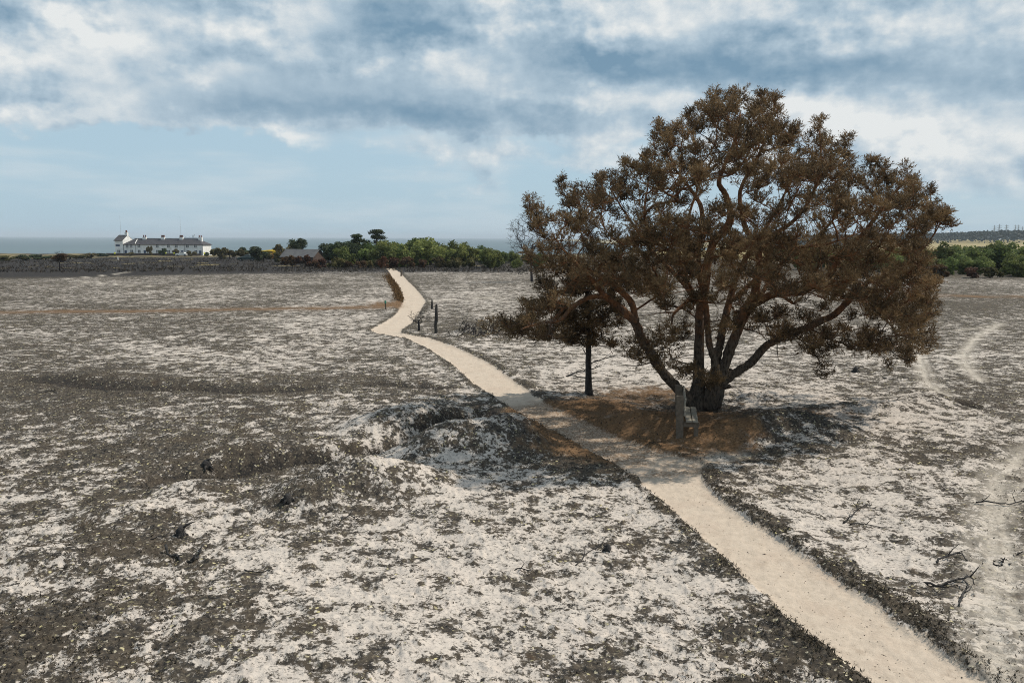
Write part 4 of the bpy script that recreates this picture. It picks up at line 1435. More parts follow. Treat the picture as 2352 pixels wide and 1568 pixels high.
# ------------------------------------------------------------------ row of white cottages
M_WHITE = material('white_render', (0.82, 0.82, 0.80), 0.85, 0.2, (0.66, 0.66, 0.64), 0.7)
M_SLATE = material('grey_slate', (0.052, 0.050, 0.056), 0.75, 0.2, (0.075, 0.072, 0.078), 1.5, 0.4, 9)
M_POT = material('red_chimney_pot', (0.20, 0.085, 0.06), 0.85, 0.2, (0.12, 0.06, 0.05), 3)
M_GLASS = material('window_glass', (0.055, 0.062, 0.07), 0.12, 0.6, (0.09, 0.10, 0.11), 1.0)
M_FRAME = material('white_paint', (0.72, 0.72, 0.70), 0.6, 0.3, (0.66, 0.66, 0.64), 2.0)
M_BLUE = material('blue_paint', (0.045, 0.075, 0.14), 0.5, 0.4, (0.035, 0.06, 0.11), 2.0)
M_BRICK = material('dark_brick', (0.10, 0.07, 0.055), 0.9, 0.1, (0.07, 0.055, 0.05), 2.0)
M_PIPE = material('grey_pipe', (0.25, 0.25, 0.25), 0.5, 0.4, (0.2, 0.2, 0.2), 2.0)


def build_cottages():
    Dr = 344.0                                           # near (right-hand) front corner
    pr = at(466.5, 585.8, Dr)
    yaw = rad(7)
    LEN, DEP, EAVE, RIDGE = 36.5, 7.4, 4.7, 7.0
    z0 = pr[2] - 0.15
    # local frame: +x along the row to the right (near) end, y to the back; origin at the near front corner
    root = thing('cottage_row', (pr[0], pr[1], z0), -yaw)
    tag(root, 'long row of white two storey cottages with slate roof on the cliff top', 'cottages')
    mb = MB()
    mb.box((-LEN / 2, DEP / 2, EAVE / 2 - 0.6), (LEN, DEP, EAVE + 1.2))
    mb.build('wall', M_WHITE, root)
    mb = MB()
    o = 0.35
    x0, x1, y0, y1 = -LEN - 0.05, o, -o, DEP + o
    rx0, rx1 = -LEN + 3.2, -3.9
    V = [(x0, y0, EAVE - .1), (x1, y0, EAVE - .1), (x1, y1, EAVE - .1), (x0, y1, EAVE - .1), (rx0, DEP / 2, RIDGE), (rx1, DEP / 2, RIDGE),
         (x0, y0, EAVE - .28), (x1, y0, EAVE - .28), (x1, y1, EAVE - .28), (x0, y1, EAVE - .28)]
    mb.poly(V, [(0, 1, 5, 4), (1, 2, 5), (2, 3, 4, 5), (3, 0, 4), (6, 9, 8, 7), (0, 6, 7, 1), (1, 7, 8, 2), (2, 8, 9, 3), (3, 9, 6, 0)])
    mb.build('roof', M_SLATE, root)
    # tower house at the far end: taller gabled block
    TX0, TX1, TE, TR = -LEN - 3.8, -LEN, 6.2, 8.4
    mb = MB()
    y0, y1 = -0.25, DEP + 0.25
    ym = (y0 + y1) / 2
    V = [(TX0, y0, -1.2), (TX1, y0, -1.2), (TX1, y1, -1.2), (TX0, y1, -1.2), (TX0, y0, TE), (TX1, y0, TE), (TX1, y1, TE), (TX0, y1, TE), (TX0, ym, TR), (TX1, ym, TR)]
    mb.poly(V, [(0, 1, 5, 4), (1, 2, 6, 9, 5), (2, 3, 7, 6), (3, 0, 4, 8, 7), (0, 3, 2, 1), (4, 5, 9, 8), (6, 7, 8, 9)])
    mb.build('tower_wall', M_WHITE, root)
    mb = MB()
    o = .35
    sl = (TR - TE) / (ym - y0)
    for sgn, ye in ((-1, y0 - o), (1, y1 + o)):
        ze = TE - sl * o
        V = [(TX0 - o, ye, ze + .05), (TX1 - .05, ye, ze + .05), (TX1 - .05, ym, TR + .08), (TX0 - o, ym, TR + .08),
             (TX0 - o, ye, ze + .2), (TX1 - .05, ye, ze + .2), (TX1 - .05, ym, TR + .23), (TX0 - o, ym, TR + .23)]
        mb.poly(V, [(0, 1, 2, 3), (4, 7, 6, 5), (0, 4, 5, 1), (1, 5, 6, 2), (2, 6, 7, 3), (3, 7, 4, 0)])
    mb.build('tower_roof', M_SLATE, root)

    def xx(zx):
        return (zx - 1945) / (1945 - 335) * LEN
    # windows: frame, panes and sill stand proud of the wall
    def window(x, z, w=1.3, h=1.35, y=0.0):
        fr = MB()
        for dx in (-w / 2, 0, w / 2):
            fr.box((x + dx, y - .05, z), (.09, .10, h))
        for dz in (-h / 2, 0, h / 2):
            fr.box((x, y - .052, z + dz), (w + .09, .104, .08))
        f = fr.build('window', M_FRAME, root)
        pn_ = MB()
        pn_.box((x, y - .02, z), (w, .04, h))
        pn_.build('pane', M_GLASS, f)
        si = MB()
        si.box((x, y - .10, z - h / 2 - .12), (w + .3, .2, .12))
        si.build('sill', M_FRAME, f)
    for zx in (415, 495, 655, 1030, 1255, 1415, 1640, 1800):
        window(xx(zx), 3.95, h=1.15)
    for zx in (503, 657, 1030, 1255, 1415, 1645, 1805):
        window(xx(zx), 1.55)
    window((TX0 + TX1) / 2 - 0.2, 1.5, y=-.25)
    mb = MB()
    mb.box(((TX0 + TX1) / 2 - .5, -.29, 4.1), (1.9, .08, .8))
    mb.build('blue_board', M_BLUE, root)
    for zx in (380, 770, 1530, 1893):
        mb = MB()
        mb.box((xx(zx), -.04, 1.0), (1.0, .08, 2.1))
        d = mb.build('door', M_BLUE, root)
        mb = MB()
        mb.box((xx(zx) + .35, -.10, 1.0), (.08, .06, .12))
        mb.build('handle', M_FRAME, d)
    for zx in (343, 585, 1578, 1935):
        mb = MB()
        mb.tube([(xx(zx), -.09, -.4), (xx(zx), -.09, EAVE - .2)], [.07, .07], 6)
        mb.build('downpipe', M_PIPE, root)
    # chimneys with their pots
    for zx, pots in ((688, (-.45, .45)), (1065, (-.55, -.2, .2, .55)), (1440, (-.55, -.2, .2, .55)), (1825, (-.5, .4))):
        mb = MB()
        mb.box((xx(zx), DEP / 2 - .2, RIDGE - .25), (1.6, .95, 2.0))
        c = mb.build('chimney', M_WHITE, root)
        for k in pots:
            mb = MB()
            mb.tube([(xx(zx) + k, DEP / 2 - .2, RIDGE + .7), (xx(zx) + k, DEP / 2 - .2, RIDGE + 1.5), (xx(zx) + k, DEP / 2 - .2, RIDGE + 1.6)], [.27, .23, .28], 8)
            mb.build('chimney_pot', M_POT, c)
    mb = MB()
    mb.box((TX1 - .55, ym, TR + .2), (1.1, 1.0, 2.2))
    c = mb.build('chimney', M_WHITE, root)
    mb = MB()
    mb.tube([(TX1 - .55, ym, TR + 1.25), (TX1 - .55, ym, TR + 2.1), (TX1 - .55, ym, TR + 2.25)], [.40, .34, .40], 8)
    mb.build('chimney_pot', M_POT, c)
    mb = MB()                                            # ridge tiles and a pale roof strip
    mb.tube([(rx0, DEP / 2, RIDGE + .03), (rx1, DEP / 2, RIDGE + .03)], [.12, .12], 6)
    mb.build('ridge_tiles', M_SLATE, root)
    mb = MB()
    mb.tube([(xx(545), DEP / 2 - .6, RIDGE - .25), (xx(590) - .2, -.2, EAVE + .15)], [.16, .16], 5)
    mb.build('party_wall_cap', M_FRAME, root)
    for zx, y, zt in ((1430, DEP / 2 - .2, RIDGE + 9.5),):
        mb = MB()
        mb.tube([(xx(zx), y, RIDGE + 1.0), (xx(zx), y, zt)], [.035, .025], 5)
        mb.build('aerial', M_PIPE, root)
    mb = MB()
    mb.tube([(TX0 + .6, ym, TR), (TX0 + .6, ym, TR + 8.5)], [.035, .025], 5)
    mb.build('aerial', M_PIPE, root)
    # dark boundary wall along the front
    w = thing('garden_wall', (pr[0], pr[1], z0), -yaw)
    tag(w, 'low dark brick garden wall along the front of the white cottages', 'wall')
    mb = MB()
    mb.box((-LEN / 2 - 1, -6.0, 0.0), (LEN + 6, .35, 1.5))
    mb.build('wall', M_BRICK, w)
    mb = MB()
    mb.box((-LEN / 2 - 1, -6.0, 0.80), (LEN + 6.1, .5, .1))
    mb.build('coping', M_BRICK, w)


build_cottages()
for i, (px, D, s, mt, ms, lb) in enumerate((
        (345, 338, (1.15, 1.15, 2.55), M_OLIVE, 0, 'tall dark olive conical shrub against the cottage front'),
        (371, 332, (1.5, 1.4, 1.95), M_OLIVE, 1, 'round olive shrub in front of the middle of the cottages'),
        (406, 326, (1.7, 1.3, 1.75), M_RUST, 2, 'brown spreading shrub in front of the right half of the cottages'),
        (440, 318, (1.5, 1.2, 1.3), M_RUST, 0, 'low brown shrub near the right hand cottage door'),
        (502, 365, (1.7, 1.5, 1.75), M_DKGREEN, 1, 'dark green shrub growing behind the cottage end wall'),
        (452, 372, (1.7, 1.5, 4.3), M_DKGREEN, 2, 'dark tree showing above the cottage roof behind the last chimney'),
        (300, 330, (1.6, 1.0, .9), M_RUST, 0, 'low brown shrub in front of the cottage tower'),
        (478, 300, (1.3, 1.0, 1.0), M_RUST, 1, 'low brown shrub below the bright cottage end wall'),
        (20, 210, (1.9, 1.3, 1.1), M_RUST, 0, 'wide brown scrub bush at the far left by the sea'),
        (58, 215, (1.8, 1.2, 1.25), M_RUST, 1, 'brown scrub bush just left of the dark burnt tree'),
        (160, 235, (2.0, 1.2, 1.1), M_RUST, 2, 'low brown scrub right of the dark burnt tree'),
        (205, 262, (2.2, 1.2, 1.3), M_RUST, 0, 'long low brown scrub halfway between burnt tree and cottages'),
        (245, 300, (2.2, 1.2, 1.0), M_OLIVE, 1, 'low olive scrub left of the cottage tower'),
        (105, 225, (1.9, 1.2, 1.2), M_RUST, 1, 'brown scrub bush directly behind the dark burnt tree'))):
    leafy_tree('coast_shrub', BUSHES[ms], mt, on(px, 600, D), i * 1.3, s if i < 8 else (s[0] * 1.7, s[1] * 1.3, s[2] * 0.8), lb, 'bush')

# ------------------------------------------------------------------ bare burnt trees
def bare_tree(px, py, h, spread, seed, label, n=60, mat=None, D=None, lean=0.0, name='burnt_tree', cat='tree', thick=0.09, crown=None):
    rng = random.Random(seed)
    b = hit(px, py) if D is None else on(px, py, D)
    b3 = np.array(b)
    root = thing(name, tuple(b))
    tag(root, label, cat)
    m = mat or M_CHARTWIG
    sk = Skeleton()
    P = [b3 + np.array([lean * t + rng.gauss(0, .03) * h * t, 0, h * 0.55 * t - 0.1]) for t in (0, .3, .6, 1.0)]
    Q = smooth_path(P, 3)
    R = np.linspace(thick, thick * 0.5, len(Q))
    prev = -1
    for q, r in zip(Q, R):
        prev = sk.add(q, prev, r)
    mb = MB()
    mb.tube([q - b3 for q in Q], R, 8, 0.5, True, 0.08)
    mb.build('trunk', m, root, True)
    T = []
    while len(T) < n:
        d = np.array([rng.gauss(0, 1), rng.gauss(0, 1), rng.gauss(0, 1)])
        d /= np.linalg.norm(d)
        k = rng.uniform(0.5, 1.0)
        q = b3 + np.array([lean, 0, h * 0.66]) + d * k * np.array([spread, spread, h * 0.36])
        T.append(q)
    ch = grow_to(sk, T, step=0.15 * h / 3, rng=rng, min_h=b3[2] + 0.25 * h)
    rr = finish_radii(sk, thick * 0.09, 2.2, thick * 0.6)
    mb = MB()
    for c in ch:
        pts = [sk.P[i] for i in c]
        r = [max(rr[i], thick * .06) for i in c]
        r[0] = min(r[0], r[1])
        mb.tube([p - b3 for p in pts], r, 4, 0.5, False)
        e = pts[-1]
        for _ in range(5):
            d = np.array([rng.gauss(0, 1), rng.gauss(0, 1), rng.gauss(.3, .7)])
            d = d / np.linalg.norm(d) * spread * rng.uniform(0.12, 0.26)
            mb.tube([e - b3, e + d - b3], [thick * .07, thick * .04], 3, 0.5, False)
    kind(mb.build('branches', m, root), 'stuff')
    if crown is not None:
        c = link('crown', crown[0], crown[1], root)
        c.location = (lean, 0, h * crown[2])
        c.scale = crown[3]
        kind(c, 'stuff')
    return root


SPARSE = leafy(400, 1.0, 1.0, 0.7, 0.0, 16, 900, 0.10)[0]
bare_tree(1222, 652, 7.4, 2.3, 41, 'bare grey burnt tree with fine twigs showing behind the left edge of the huge pine', 240, M_GREYTWIG, 84, -0.4, thick=.15)
bare_tree(138, 623, 2.75, 1.5, 42, 'lone dark burnt tree with umbrella crown on the black heath left of the cottages', 70, M_CHARTWIG, thick=.11,
          crown=(SPARSE, M_RUST, .72, (1.35, 1.35, .85)))
bare_tree(517, 622, 2.5, 1.1, 43, 'small sparse burnt tree on the black heath right of the cottages', 70, M_GREYTWIG, thick=.07)
bare_tree(962, 760, 1.15, 0.62, 44, 'bare twisted charred shrub beside the tall charred post at the path bend', 34, M_CHARTWIG, thick=.075, name='charred_shrub', cat='shrub')
# brown sapling and bracken beside the path end
bt = bare_tree(893, 636, 2.5, .55, 45, 'brown leafed sapling leaning beside the far end of the path', 30, M_TRUNK, lean=-.8, name='sapling', cat='sapling', thick=.05,
               crown=(SPARSE, M_SCORCH2, .70, (.75, .75, 1.0)))


# ------------------------------------------------------------------ posts
def post(name, px, py, h, w, mat, label, lean=(0, 0), n=6, top=None, D=None, seed=1, wob=.12):
    rng = random.Random(seed)
    b = np.array(hit(px, py))
    root = thing(name, tuple(b))
    tag(root, label, 'post')
    mb = MB()
    P = [np.array([lean[0] * t + rng.gauss(0, .012) * h, lean[1] * t, -0.25 + (h + .25) * t]) for t in (0, .2, .4, .6, .8, 1.0)]
    mb.tube(P, [w * 1.1, w, w * rng.uniform(.85, 1.1), w * rng.uniform(.8, 1), w * .8, w * .55], n, 0.5, True, wob)
    mb.build('shaft', mat, root, False)
    if top:
        mb = MB()
        mb.tube([P[-1] + np.array([0, 0, -.16]), P[-1] + np.array([0, 0, .02])], [w * 1.12, w * 1.12], n)
        mb.build('cap', top, root)
    return root


M_TEAL = material('green_paint', (0.06, 0.28, 0.19), 0.5, 0.4, (0.05, 0.22, 0.15), 6)
M_OLDWOOD = material('weathered_timber', (0.15, 0.122, 0.094), 0.85, 0.2, (0.10, 0.082, 0.064), 14, 0.6, 40)
M_PALEWOOD = material('silvered_timber', (0.27, 0.25, 0.205), 0.8, 0.25, (0.20, 0.18, 0.148), 18, 0.6, 50)
p_ = post('charred_post', 1000, 766, 1.42, .085, M_CHAR, 'tall crooked charred post standing beside the bend of the path', (.07, 0), 8, None, None, 3)
post('charred_post', 992, 710, .62, .07, M_CHAR, 'short charred post behind the tall charred post', (.01, 0), 8, None, None, 4)
post('marker_post', 886, 711, .56, .055, M_OLDWOOD, 'short timber marker post with bright green cap by the orange earth', (0, 0), 8, M_TEAL, None, 5, .02)
post('timber_post', 922, 634, .75, .13, M_OLDWOOD, 'squat grey timber post at the far end of the path', (0, 0), 6, None, None, 6)
post('white_post', 271, 597, .9, .13, M_FRAME, 'small white post on the black heath below the cottages', (0, 0), 6, None, None, 7, .02)


# ------------------------------------------------------------------ bench seen from its end
def build_bench():
    b = np.array(hit(1560, 1008))
    S = b[1] / FPX
    H = 1.0
    yaw = -0.185                                          # the bench runs away from the view
    root = thing('bench', (b[0], b[1], b[2]), yaw)
    tag(root, 'weathered timber bench with two plank seat and tall end posts under the huge pine', 'bench')
    LB = 1.35
    for y in (0.0, LB):
        mb = MB()
        mb.box((0, y + .04, H / 2 - .12), (.165, .10, H + .24), tilt=Matrix.Rotation(-.02, 3, 'Y'), j=.004)
        mb.build('post', M_OLDWOOD, root, bevel=.008)
        mb = MB()
        mb.box((.26, y + .045, .345), (.36, .07, .12))
        mb.build('seat_bearer', M_OLDWOOD, root, bevel=.006)
        mb = MB()
        mb.box((.37, y + .045, .13), (.10, .075, .36))
        mb.build('leg', M_OLDWOOD, root, bevel=.006)
    for x in (.20, .345):
        mb = MB()
        mb.box((x, LB / 2 + .04, .43), (.128, LB + .2, .045), j=.003)
        mb.build('seat_plank', M_PALEWOOD, root, bevel=.006)
    for z, t in ((.62, .0), (.86, .0)):
        mb = MB()
        mb.box((.108, LB / 2 + .04, z), (.04, LB + .16, .15), tilt=Matrix.Rotation(.12, 3, 'Y'), j=.003)
        mb.build('back_plank', M_PALEWOOD, root, bevel=.006)


build_bench()


# ------------------------------------------------------------------ charred branches, stumps, gorse on the heath
def charred_branch(px, py, pts2, label, r0=.03, seed=1, forks=3, name='charred_branch', cat='branch', mat=None):
    """pts2: view pixels of the branch's course with its height (m) above the ground at each"""
    rng = random.Random(seed)
    W = []
    for (qx, qy, hz) in pts2:
        p = hit(qx, qy)
        W.append(np.array([p[0], p[1], p[2] + hz * 0.5]))
    b3 = np.array([W[0][0], W[0][1], W[0][2]])
    root = thing(name, tuple(b3))
    tag(root, label, cat)
    r0 = r0 * 0.55
    Q = smooth_path(W, 3)
    Q = [q + np.array([rng.gauss(0, .012), rng.gauss(0, .012), rng.gauss(0, .008)]) for q in Q]
    mb = MB()
    R = np.linspace(r0, r0 * .4, len(Q))
    mb.tube([q - b3 for q in Q], R, 6, .5, True, .12)
    mb.build('stem', mat or M_CHAR, root, True)
    for k in range(forks):
        i = rng.randrange(1, len(Q) - 1)
        d = Q[i + 1] - Q[i - 1]
        d = d / np.linalg.norm(d) + np.array([rng.gauss(0, .6), rng.gauss(0, .6), abs(rng.gauss(.35, .4))])
        d /= np.linalg.norm(d)
        L_ = rng.uniform(.10, .26)
        e1 = Q[i] + d * L_ * .5
        e2 = e1 + (d + np.array([rng.gauss(0, .4), rng.gauss(0, .4), rng.gauss(.1, .3)])) * L_ * .5
        mb = MB()
        mb.tube([Q[i] - b3, e1 - b3, e2 - b3], [r0 * .6, r0 * .42, r0 * .15], 5)
        mb.build('side_twig', mat or M_CHAR, root, True)
    return root


BR = [
    ([(386, 1284, .02), (400, 1280, .06), (418, 1290, .04), (442, 1292, .03), (456, 1282, .10), (468, 1266, .22)], 'forked charred branch lying below the small stump on the dark heath', .046, 4),
    ([(384, 1268, .22), (390, 1282, .06), (404, 1284, .03)], 'short charred branch curling up beside the forked charred branch', .036, 1),
    ([(345, 1240, .02), (372, 1234, .04), (400, 1232, .03)], 'thin charred stick lying flat left of the small stump', .016, 1),
    ([(60, 912, .02), (92, 905, .06), (118, 899, .04), (135, 905, .03)], 'twisted charred branch on the dark heath at the far left ditch', .035, 3),
    ([(170, 870, .08), (215, 885, .08), (250, 905, .02), (262, 903, .15)], 'thin crooked charred stick near the left hand ditch', .02, 2),
    ([(1938, 1202, .02), (1958, 1190, .12), (1966, 1182, .25), (1958, 1172, .32)], 'charred curled branch on white ash between path and wheel track', .026, 3),
    ([(1950, 1205, .02), (1990, 1206, .04), (2040, 1214, .02)], 'long low charred stick beside the curled branch on white ash', .02, 2),
    ([(2240, 1156, .03), (2262, 1155, .07), (2288, 1158, .04), (2320, 1160, .05), (2352, 1152, .06), (2390, 1150, .05)], 'long black branch lying across the sandy wheel track', .028, 2),
    ([(2150, 1292, .03), (2178, 1284, .10), (2204, 1278, .12), (2226, 1292, .06)], 'arched charred branch on dark scrub left of the wheel track', .03, 3),
    ([(2120, 1340, .02), (2160, 1345, .05), (2200, 1338, .12), (2226, 1336, .16), (2238, 1350, .08)], 'big arching charred branch between the path and the wheel track', .034, 3),
    ([(2200, 1392, .02), (2212, 1372, .12), (2220, 1355, .18), (2204, 1345, .18)], 'upright charred fork under the big arching branch', .03, 2),
    ([(2090, 1352, .02), (2120, 1368, .02), (2150, 1375, .04)], 'slender charred stick by the right verge of the path', .018, 1),
    ([(1320, 1300, .01), (1345, 1276, .03), (1375, 1256, .04), (1392, 1240, .05)], 'straight charred stick lying across bright ash', .020, 2),
    ([(1176, 1312, .02), (1196, 1308, .05), (1220, 1312, .03)], 'short charred branch on the wide bright ash flat', .022, 2),
    ([(780, 1200, .02), (800, 1190, .10), (820, 1196, .05), (848, 1190, .08)], 'tangled pale charred root at the foot of the nearer mound', .02, 4),
    ([(1290, 1150, .02), (1320, 1145, .04), (1345, 1140, .05)], 'charred stick left of the path near the dark mound', .018, 1),
    ([(2028, 868, .04), (2050, 872, .05), (2080, 865, .05)], 'charred stick on the heath under the drooping right branches', .03, 2),
    ([(1300, 866, .05), (1330, 858, .15), (1350, 856, .10), (1330, 850, .22)], 'charred root plate beside the black trunk of the small pine', .05, 4),
    ([(2060, 918, .03), (2090, 908, .1), (2110, 912, .05)], 'thin dark stick at the end of the sandy track', .02, 2),
    ([(560, 1310, .02), (590, 1318, .05), (630, 1312, .03)], 'faint charred stick on the mid heath right of the forked branch', .016, 2),
]
for i, (pts, lb, r0, fk) in enumerate(BR):
    charred_branch(0, 0, pts, lb, r0, 60 + i, fk)


def stump(px, py, r, h, label, seed):
    rng = random.Random(seed)
    b = np.array(hit(px, py))
    root = thing('charred_stump', tuple(b))
    tag(root, label, 'stump')
    mb = MB()
    mb.tube([(0, 0, -.1), (0, 0, h * .25), (rng.uniform(-.02, .02), 0, h * .6), (rng.uniform(-.04, .04), 0, h)], [r * 1.35, r, r * .9, r * .55], 9, .5, True, .22)
    mb.build('bole', M_CHAR, root, True)
    for k in range(4):
        a = k * 1.6 + rng.uniform(-.4, .4)
        d = np.array([math.cos(a), math.sin(a), 0])
        mb = MB()
        mb.tube([d * r * .6 + np.array([0, 0, h * .25]), d * r * 1.3 + np.array([0, 0, .03]), d * r * 1.9 + np.array([0, 0, -.04])], [r * .35, r * .25, r * .1], 5)
        mb.build('root', M_CHAR, root, True)
    for k in range(1):
        d = np.array([rng.choice((-1, 1)) * rng.uniform(.4, 1.2), rng.gauss(0, .4), rng.uniform(.3, .9)])
        mb = MB()
        mb.tube([np.array([0, 0, h * .7]), np.array([0, 0, h * .7]) + d * h * .6, np.array([0, 0, h * .7]) + d * h + np.array([.05, 0, 0])], [r * .35, r * .22, r * .08], 5)
        mb.build('shoot', M_CHAR, root, True)


stump(416, 1232, .07, .16, 'small black stump with a curled shoot above the forked charred branch', 1)
stump(474, 1092, .10, .14, 'squat black stump shape standing in for the dark hole at the end of the ditch', 2)  # stump shape stands in for a dark hole in the ground
stump(662, 1150, .08, .12, 'black stump shape standing in for the dark hollow left of the nearer mound', 3)  # no real stump: its black stands in for the dark hollow
stump(1395, 1265, .05, .10, 'little black stump at the end of the straight stick on bright ash', 5)
stump(1965, 855, .10, .2, 'dark stump on the heath beneath the hanging pine clump', 6)


def gorse(px, py, n, w, h, label, seed, mat):
    rng = random.Random(seed)
    b = np.array(hit(px, py))
    root = thing('charred_gorse', tuple(b))
    tag(root, label, 'shrub')
    for k in range(n):
        x, y = rng.gauss(0, w), rng.gauss(0, w * .45)
        z = gz(b[0] + x, b[1] + y) - b[2]
        d = np.array([rng.gauss(.45, .5), rng.gauss(0, .5), rng.uniform(.35, 1.0)])
        d = d / np.linalg.norm(d) * h * rng.uniform(.5, 1.2)
        m1 = d * .5 + np.array([rng.gauss(0, .06), rng.gauss(0, .06), 0])
        o = np.array([x, y, z - .05])
        mb = MB()
        mb.tube([o, o + m1, o + d], [.02, .014, .005], 5)
        for _ in range(3):
            e = np.array([rng.gauss(.2, .4), rng.gauss(0, .4), rng.uniform(0, .6)]) * h * .4
            mb.tube([o + m1, o + m1 + e], [.010, .004], 4)
        mb.build('stem', mat, root)


gorse(1110, 762, 34, .85, .6, 'collapsed thicket of charred gorse stems left of the huge pine', 3, M_CHARTWIG)
gorse(1075, 766, 16, .45, .5, 'pale leaning burnt gorse sticks next to the charred thicket', 4, M_GREYTWIG)
gorse(1200, 630, 14, .8, .9, 'far clump of burnt gorse stems beneath the bare grey tree', 5, M_CHARTWIG)
gorse(2335, 1290, 14, .3, .11, 'burnt gorse clump at the right of the wheel track', 6, M_CHARTWIG)


# ------------------------------------------------------------------ short burnt heather stalks on the verges and mats
def build_heather():
    r = np.random.default_rng(5)
    V, verge, char, sand = GV['V'], GV['verge'], GV['char'], GV['sand']
    rr = np.hypot(V[:, 0], V[:, 1])
    ok = (rr > 6.2) & (rr < 60) & (np.abs(np.arctan2(V[:, 0], V[:, 1])) < .64)
    w = ok * (rr ** 0.7) * ((sand < .45) * (0.55 * verge ** 2 + 0.5 * np.clip(char + .05, 0, .5)) * (1 - GV['track']) + 0.004 * (sand < .3))
    n = 30000
    idx = r.choice(len(V), n, p=w / w.sum())
    P = V[idx] + np.stack([r.normal(0, .03, n), r.normal(0, .03, n), np.full(n, -.01)], -1)
    D = r.standard_normal((n, 3)) * np.array([.7, .7, .3]) + np.array([0, 0, .9])
    L = (0.008 + .02 * r.random(n)) * (1 + .4 * verge[idx])
    tint = r.uniform(0, 1, n)
    Vt, lp, st, tt = tufts(P, D, L, tint, 5, .036, .005, r)
    m = leaf_material('burnt_heather', (0.020, 0.018, 0.017), (0.115, 0.092, 0.062), 0, .1)
    o = link('charred_heather', np_mesh('charred_heather', Vt, lp, st, False, {'tint': tt}), m)
    kind(o, 'stuff')
    o['label'] = 'short charred heather stalks along the path verges and dark mats of the heath'
    o['category'] = 'heather'


build_heather()


def build_path_grit():
    r = np.random.default_rng(25)
    V, sand = GV['V'], GV['sand']
    rr = np.hypot(V[:, 0], V[:, 1])
    w = (rr > 6) & (rr < 45) & (sand > .25) & (np.abs(np.arctan2(V[:, 0], V[:, 1])) < .64)
    w = w * rr * np.where(sand < .9, 2.2, 1.0)
    n = 1500
    P = V[r.choice(len(V), n, p=w / w.sum())] + np.stack([r.normal(0, .05, n), r.normal(0, .05, n), np.zeros(n)], -1)
    s_ = (r.uniform(.003, .009, n) * np.where(r.random(n) < .05, 1.8, 1.0))[:, None]
    ax = np.array([[1, 0, 0], [0, 1, 0], [-1, 0, 0], [0, -1, 0], [0, 0, .7], [0, 0, -.3]], float)
    a = r.uniform(0, 6.28, n)
    rot = np.stack([np.stack([np.cos(a), -np.sin(a), 0 * a], -1), np.stack([np.sin(a), np.cos(a), 0 * a], -1), np.stack([0 * a, 0 * a, 1 + 0 * a], -1)], 1)
    st = np.stack([r.uniform(.8, 2.6, n), r.uniform(.6, 1.1, n), r.uniform(.4, 1, n)], -1)
    Q = P[:, None, :] + np.einsum('nij,nkj->nki', rot, ax[None] * st[:, None, :] * s_[:, None, :])
    F = np.array([[0, 1, 4], [1, 2, 4], [2, 3, 4], [3, 0, 4], [1, 0, 5], [2, 1, 5], [3, 2, 5], [0, 3, 5]])
    loops = (F[None] + (np.arange(n) * 6)[:, None, None]).ravel()
    m = leaf_material('grit_and_needles', (0.05, 0.038, 0.028), (0.36, 0.29, 0.23), 0, 0)
    o = link('path_grit', np_mesh('path_grit', Q.reshape(-1, 3), loops, np.arange(0, len(loops), 3), False, {'tint': np.repeat(r.random(n) ** 1.5, 6)}), m)
    kind(o, 'stuff')
    o['label'] = 'small stones and burnt bits strewn over the sandy path'
    o['category'] = 'grit'


build_path_grit()


def build_scrub_band():
    r = np.random.default_rng(15)
    n = 9000
    D = 106 + 150 * r.random(n) ** 1.3
    px = r.uniform(-250, 1250, n)
    x = (px - CX) / FPX * D
    ok = (fbm(x / 6, D / 6, 17, 3) > -.12) & ~((px > 860) & (px < 930) & (D < 116))
    x, D = x[ok], D[ok]
    n = len(x)
    P = np.stack([x, D, terrain(x, D) - .03], -1)
    Dn = r.standard_normal((n, 3)) * .6 + np.array([0, 0, .8])
    V, lp, st, tt = tufts(P, Dn, .12 + .2 * r.random(n), r.uniform(0, .5, n), 7, .34, .035, r)
    o = link('charred_scrub', np_mesh('charred_scrub', V, lp, st, False, {'tint': tt}), bpy.data.materials['burnt_heather'])
    kind(o, 'stuff')
    o['label'] = 'low black burnt scrub covering the far heath in front of the cottages'
    o['category'] = 'scrub'


build_scrub_band()


# brown bracken along the left verge at the far end of the path
def build_bracken():
    r = np.random.default_rng(6)
    n = 1300
    t = r.random(n)
    px = np.interp(t, [0, .5, 1], [893, 914, 926]) - np.abs(r.normal(0, 7, n))
    py = np.interp(t, [0, .5, 1], [632, 660, 690]) + r.normal(0, 3, n)
    P = np.array([flat(a, b) for a, b in zip(px, py)])
    P[:, 2] = terrain(P[:, 0], P[:, 1])
    D = r.standard_normal((n, 3)) * .6 + np.array([0, 0, 1.0])
    V, lp, st, tt = tufts(P, D, .10 + .14 * r.random(n), r.uniform(.1, .9, n), 6, .13, .02, r)
    o = link('dead_bracken', np_mesh('dead_bracken', V, lp, st, False, {'tint': tt}), M_SCORCH2)
    kind(o, 'stuff')
    o['label'] = 'brown dead bracken along the left verge at the far end of the path'
    o['category'] = 'bracken'


build_bracken()

# ------------------------------------------------------------------ vehicles by the barn
M_YELLOW = material('yellow_machine_paint', (0.62, 0.42, 0.02), 0.4, 0.4, (0.5, 0.33, 0.02), 3)
M_ORANGE = material('orange_machine_paint', (0.50, 0.19, 0.04), 0.45, 0.4, (0.4, 0.14, 0.03), 3)
M_TYRE = material('black_rubber', (0.02, 0.02, 0.02), 0.85, 0.2, (0.03, 0.03, 0.03), 6)
M_CARG = material('dark_green_car_paint', (0.025, 0.045, 0.042), 0.25, 0.5, (0.03, 0.05, 0.05), 2)


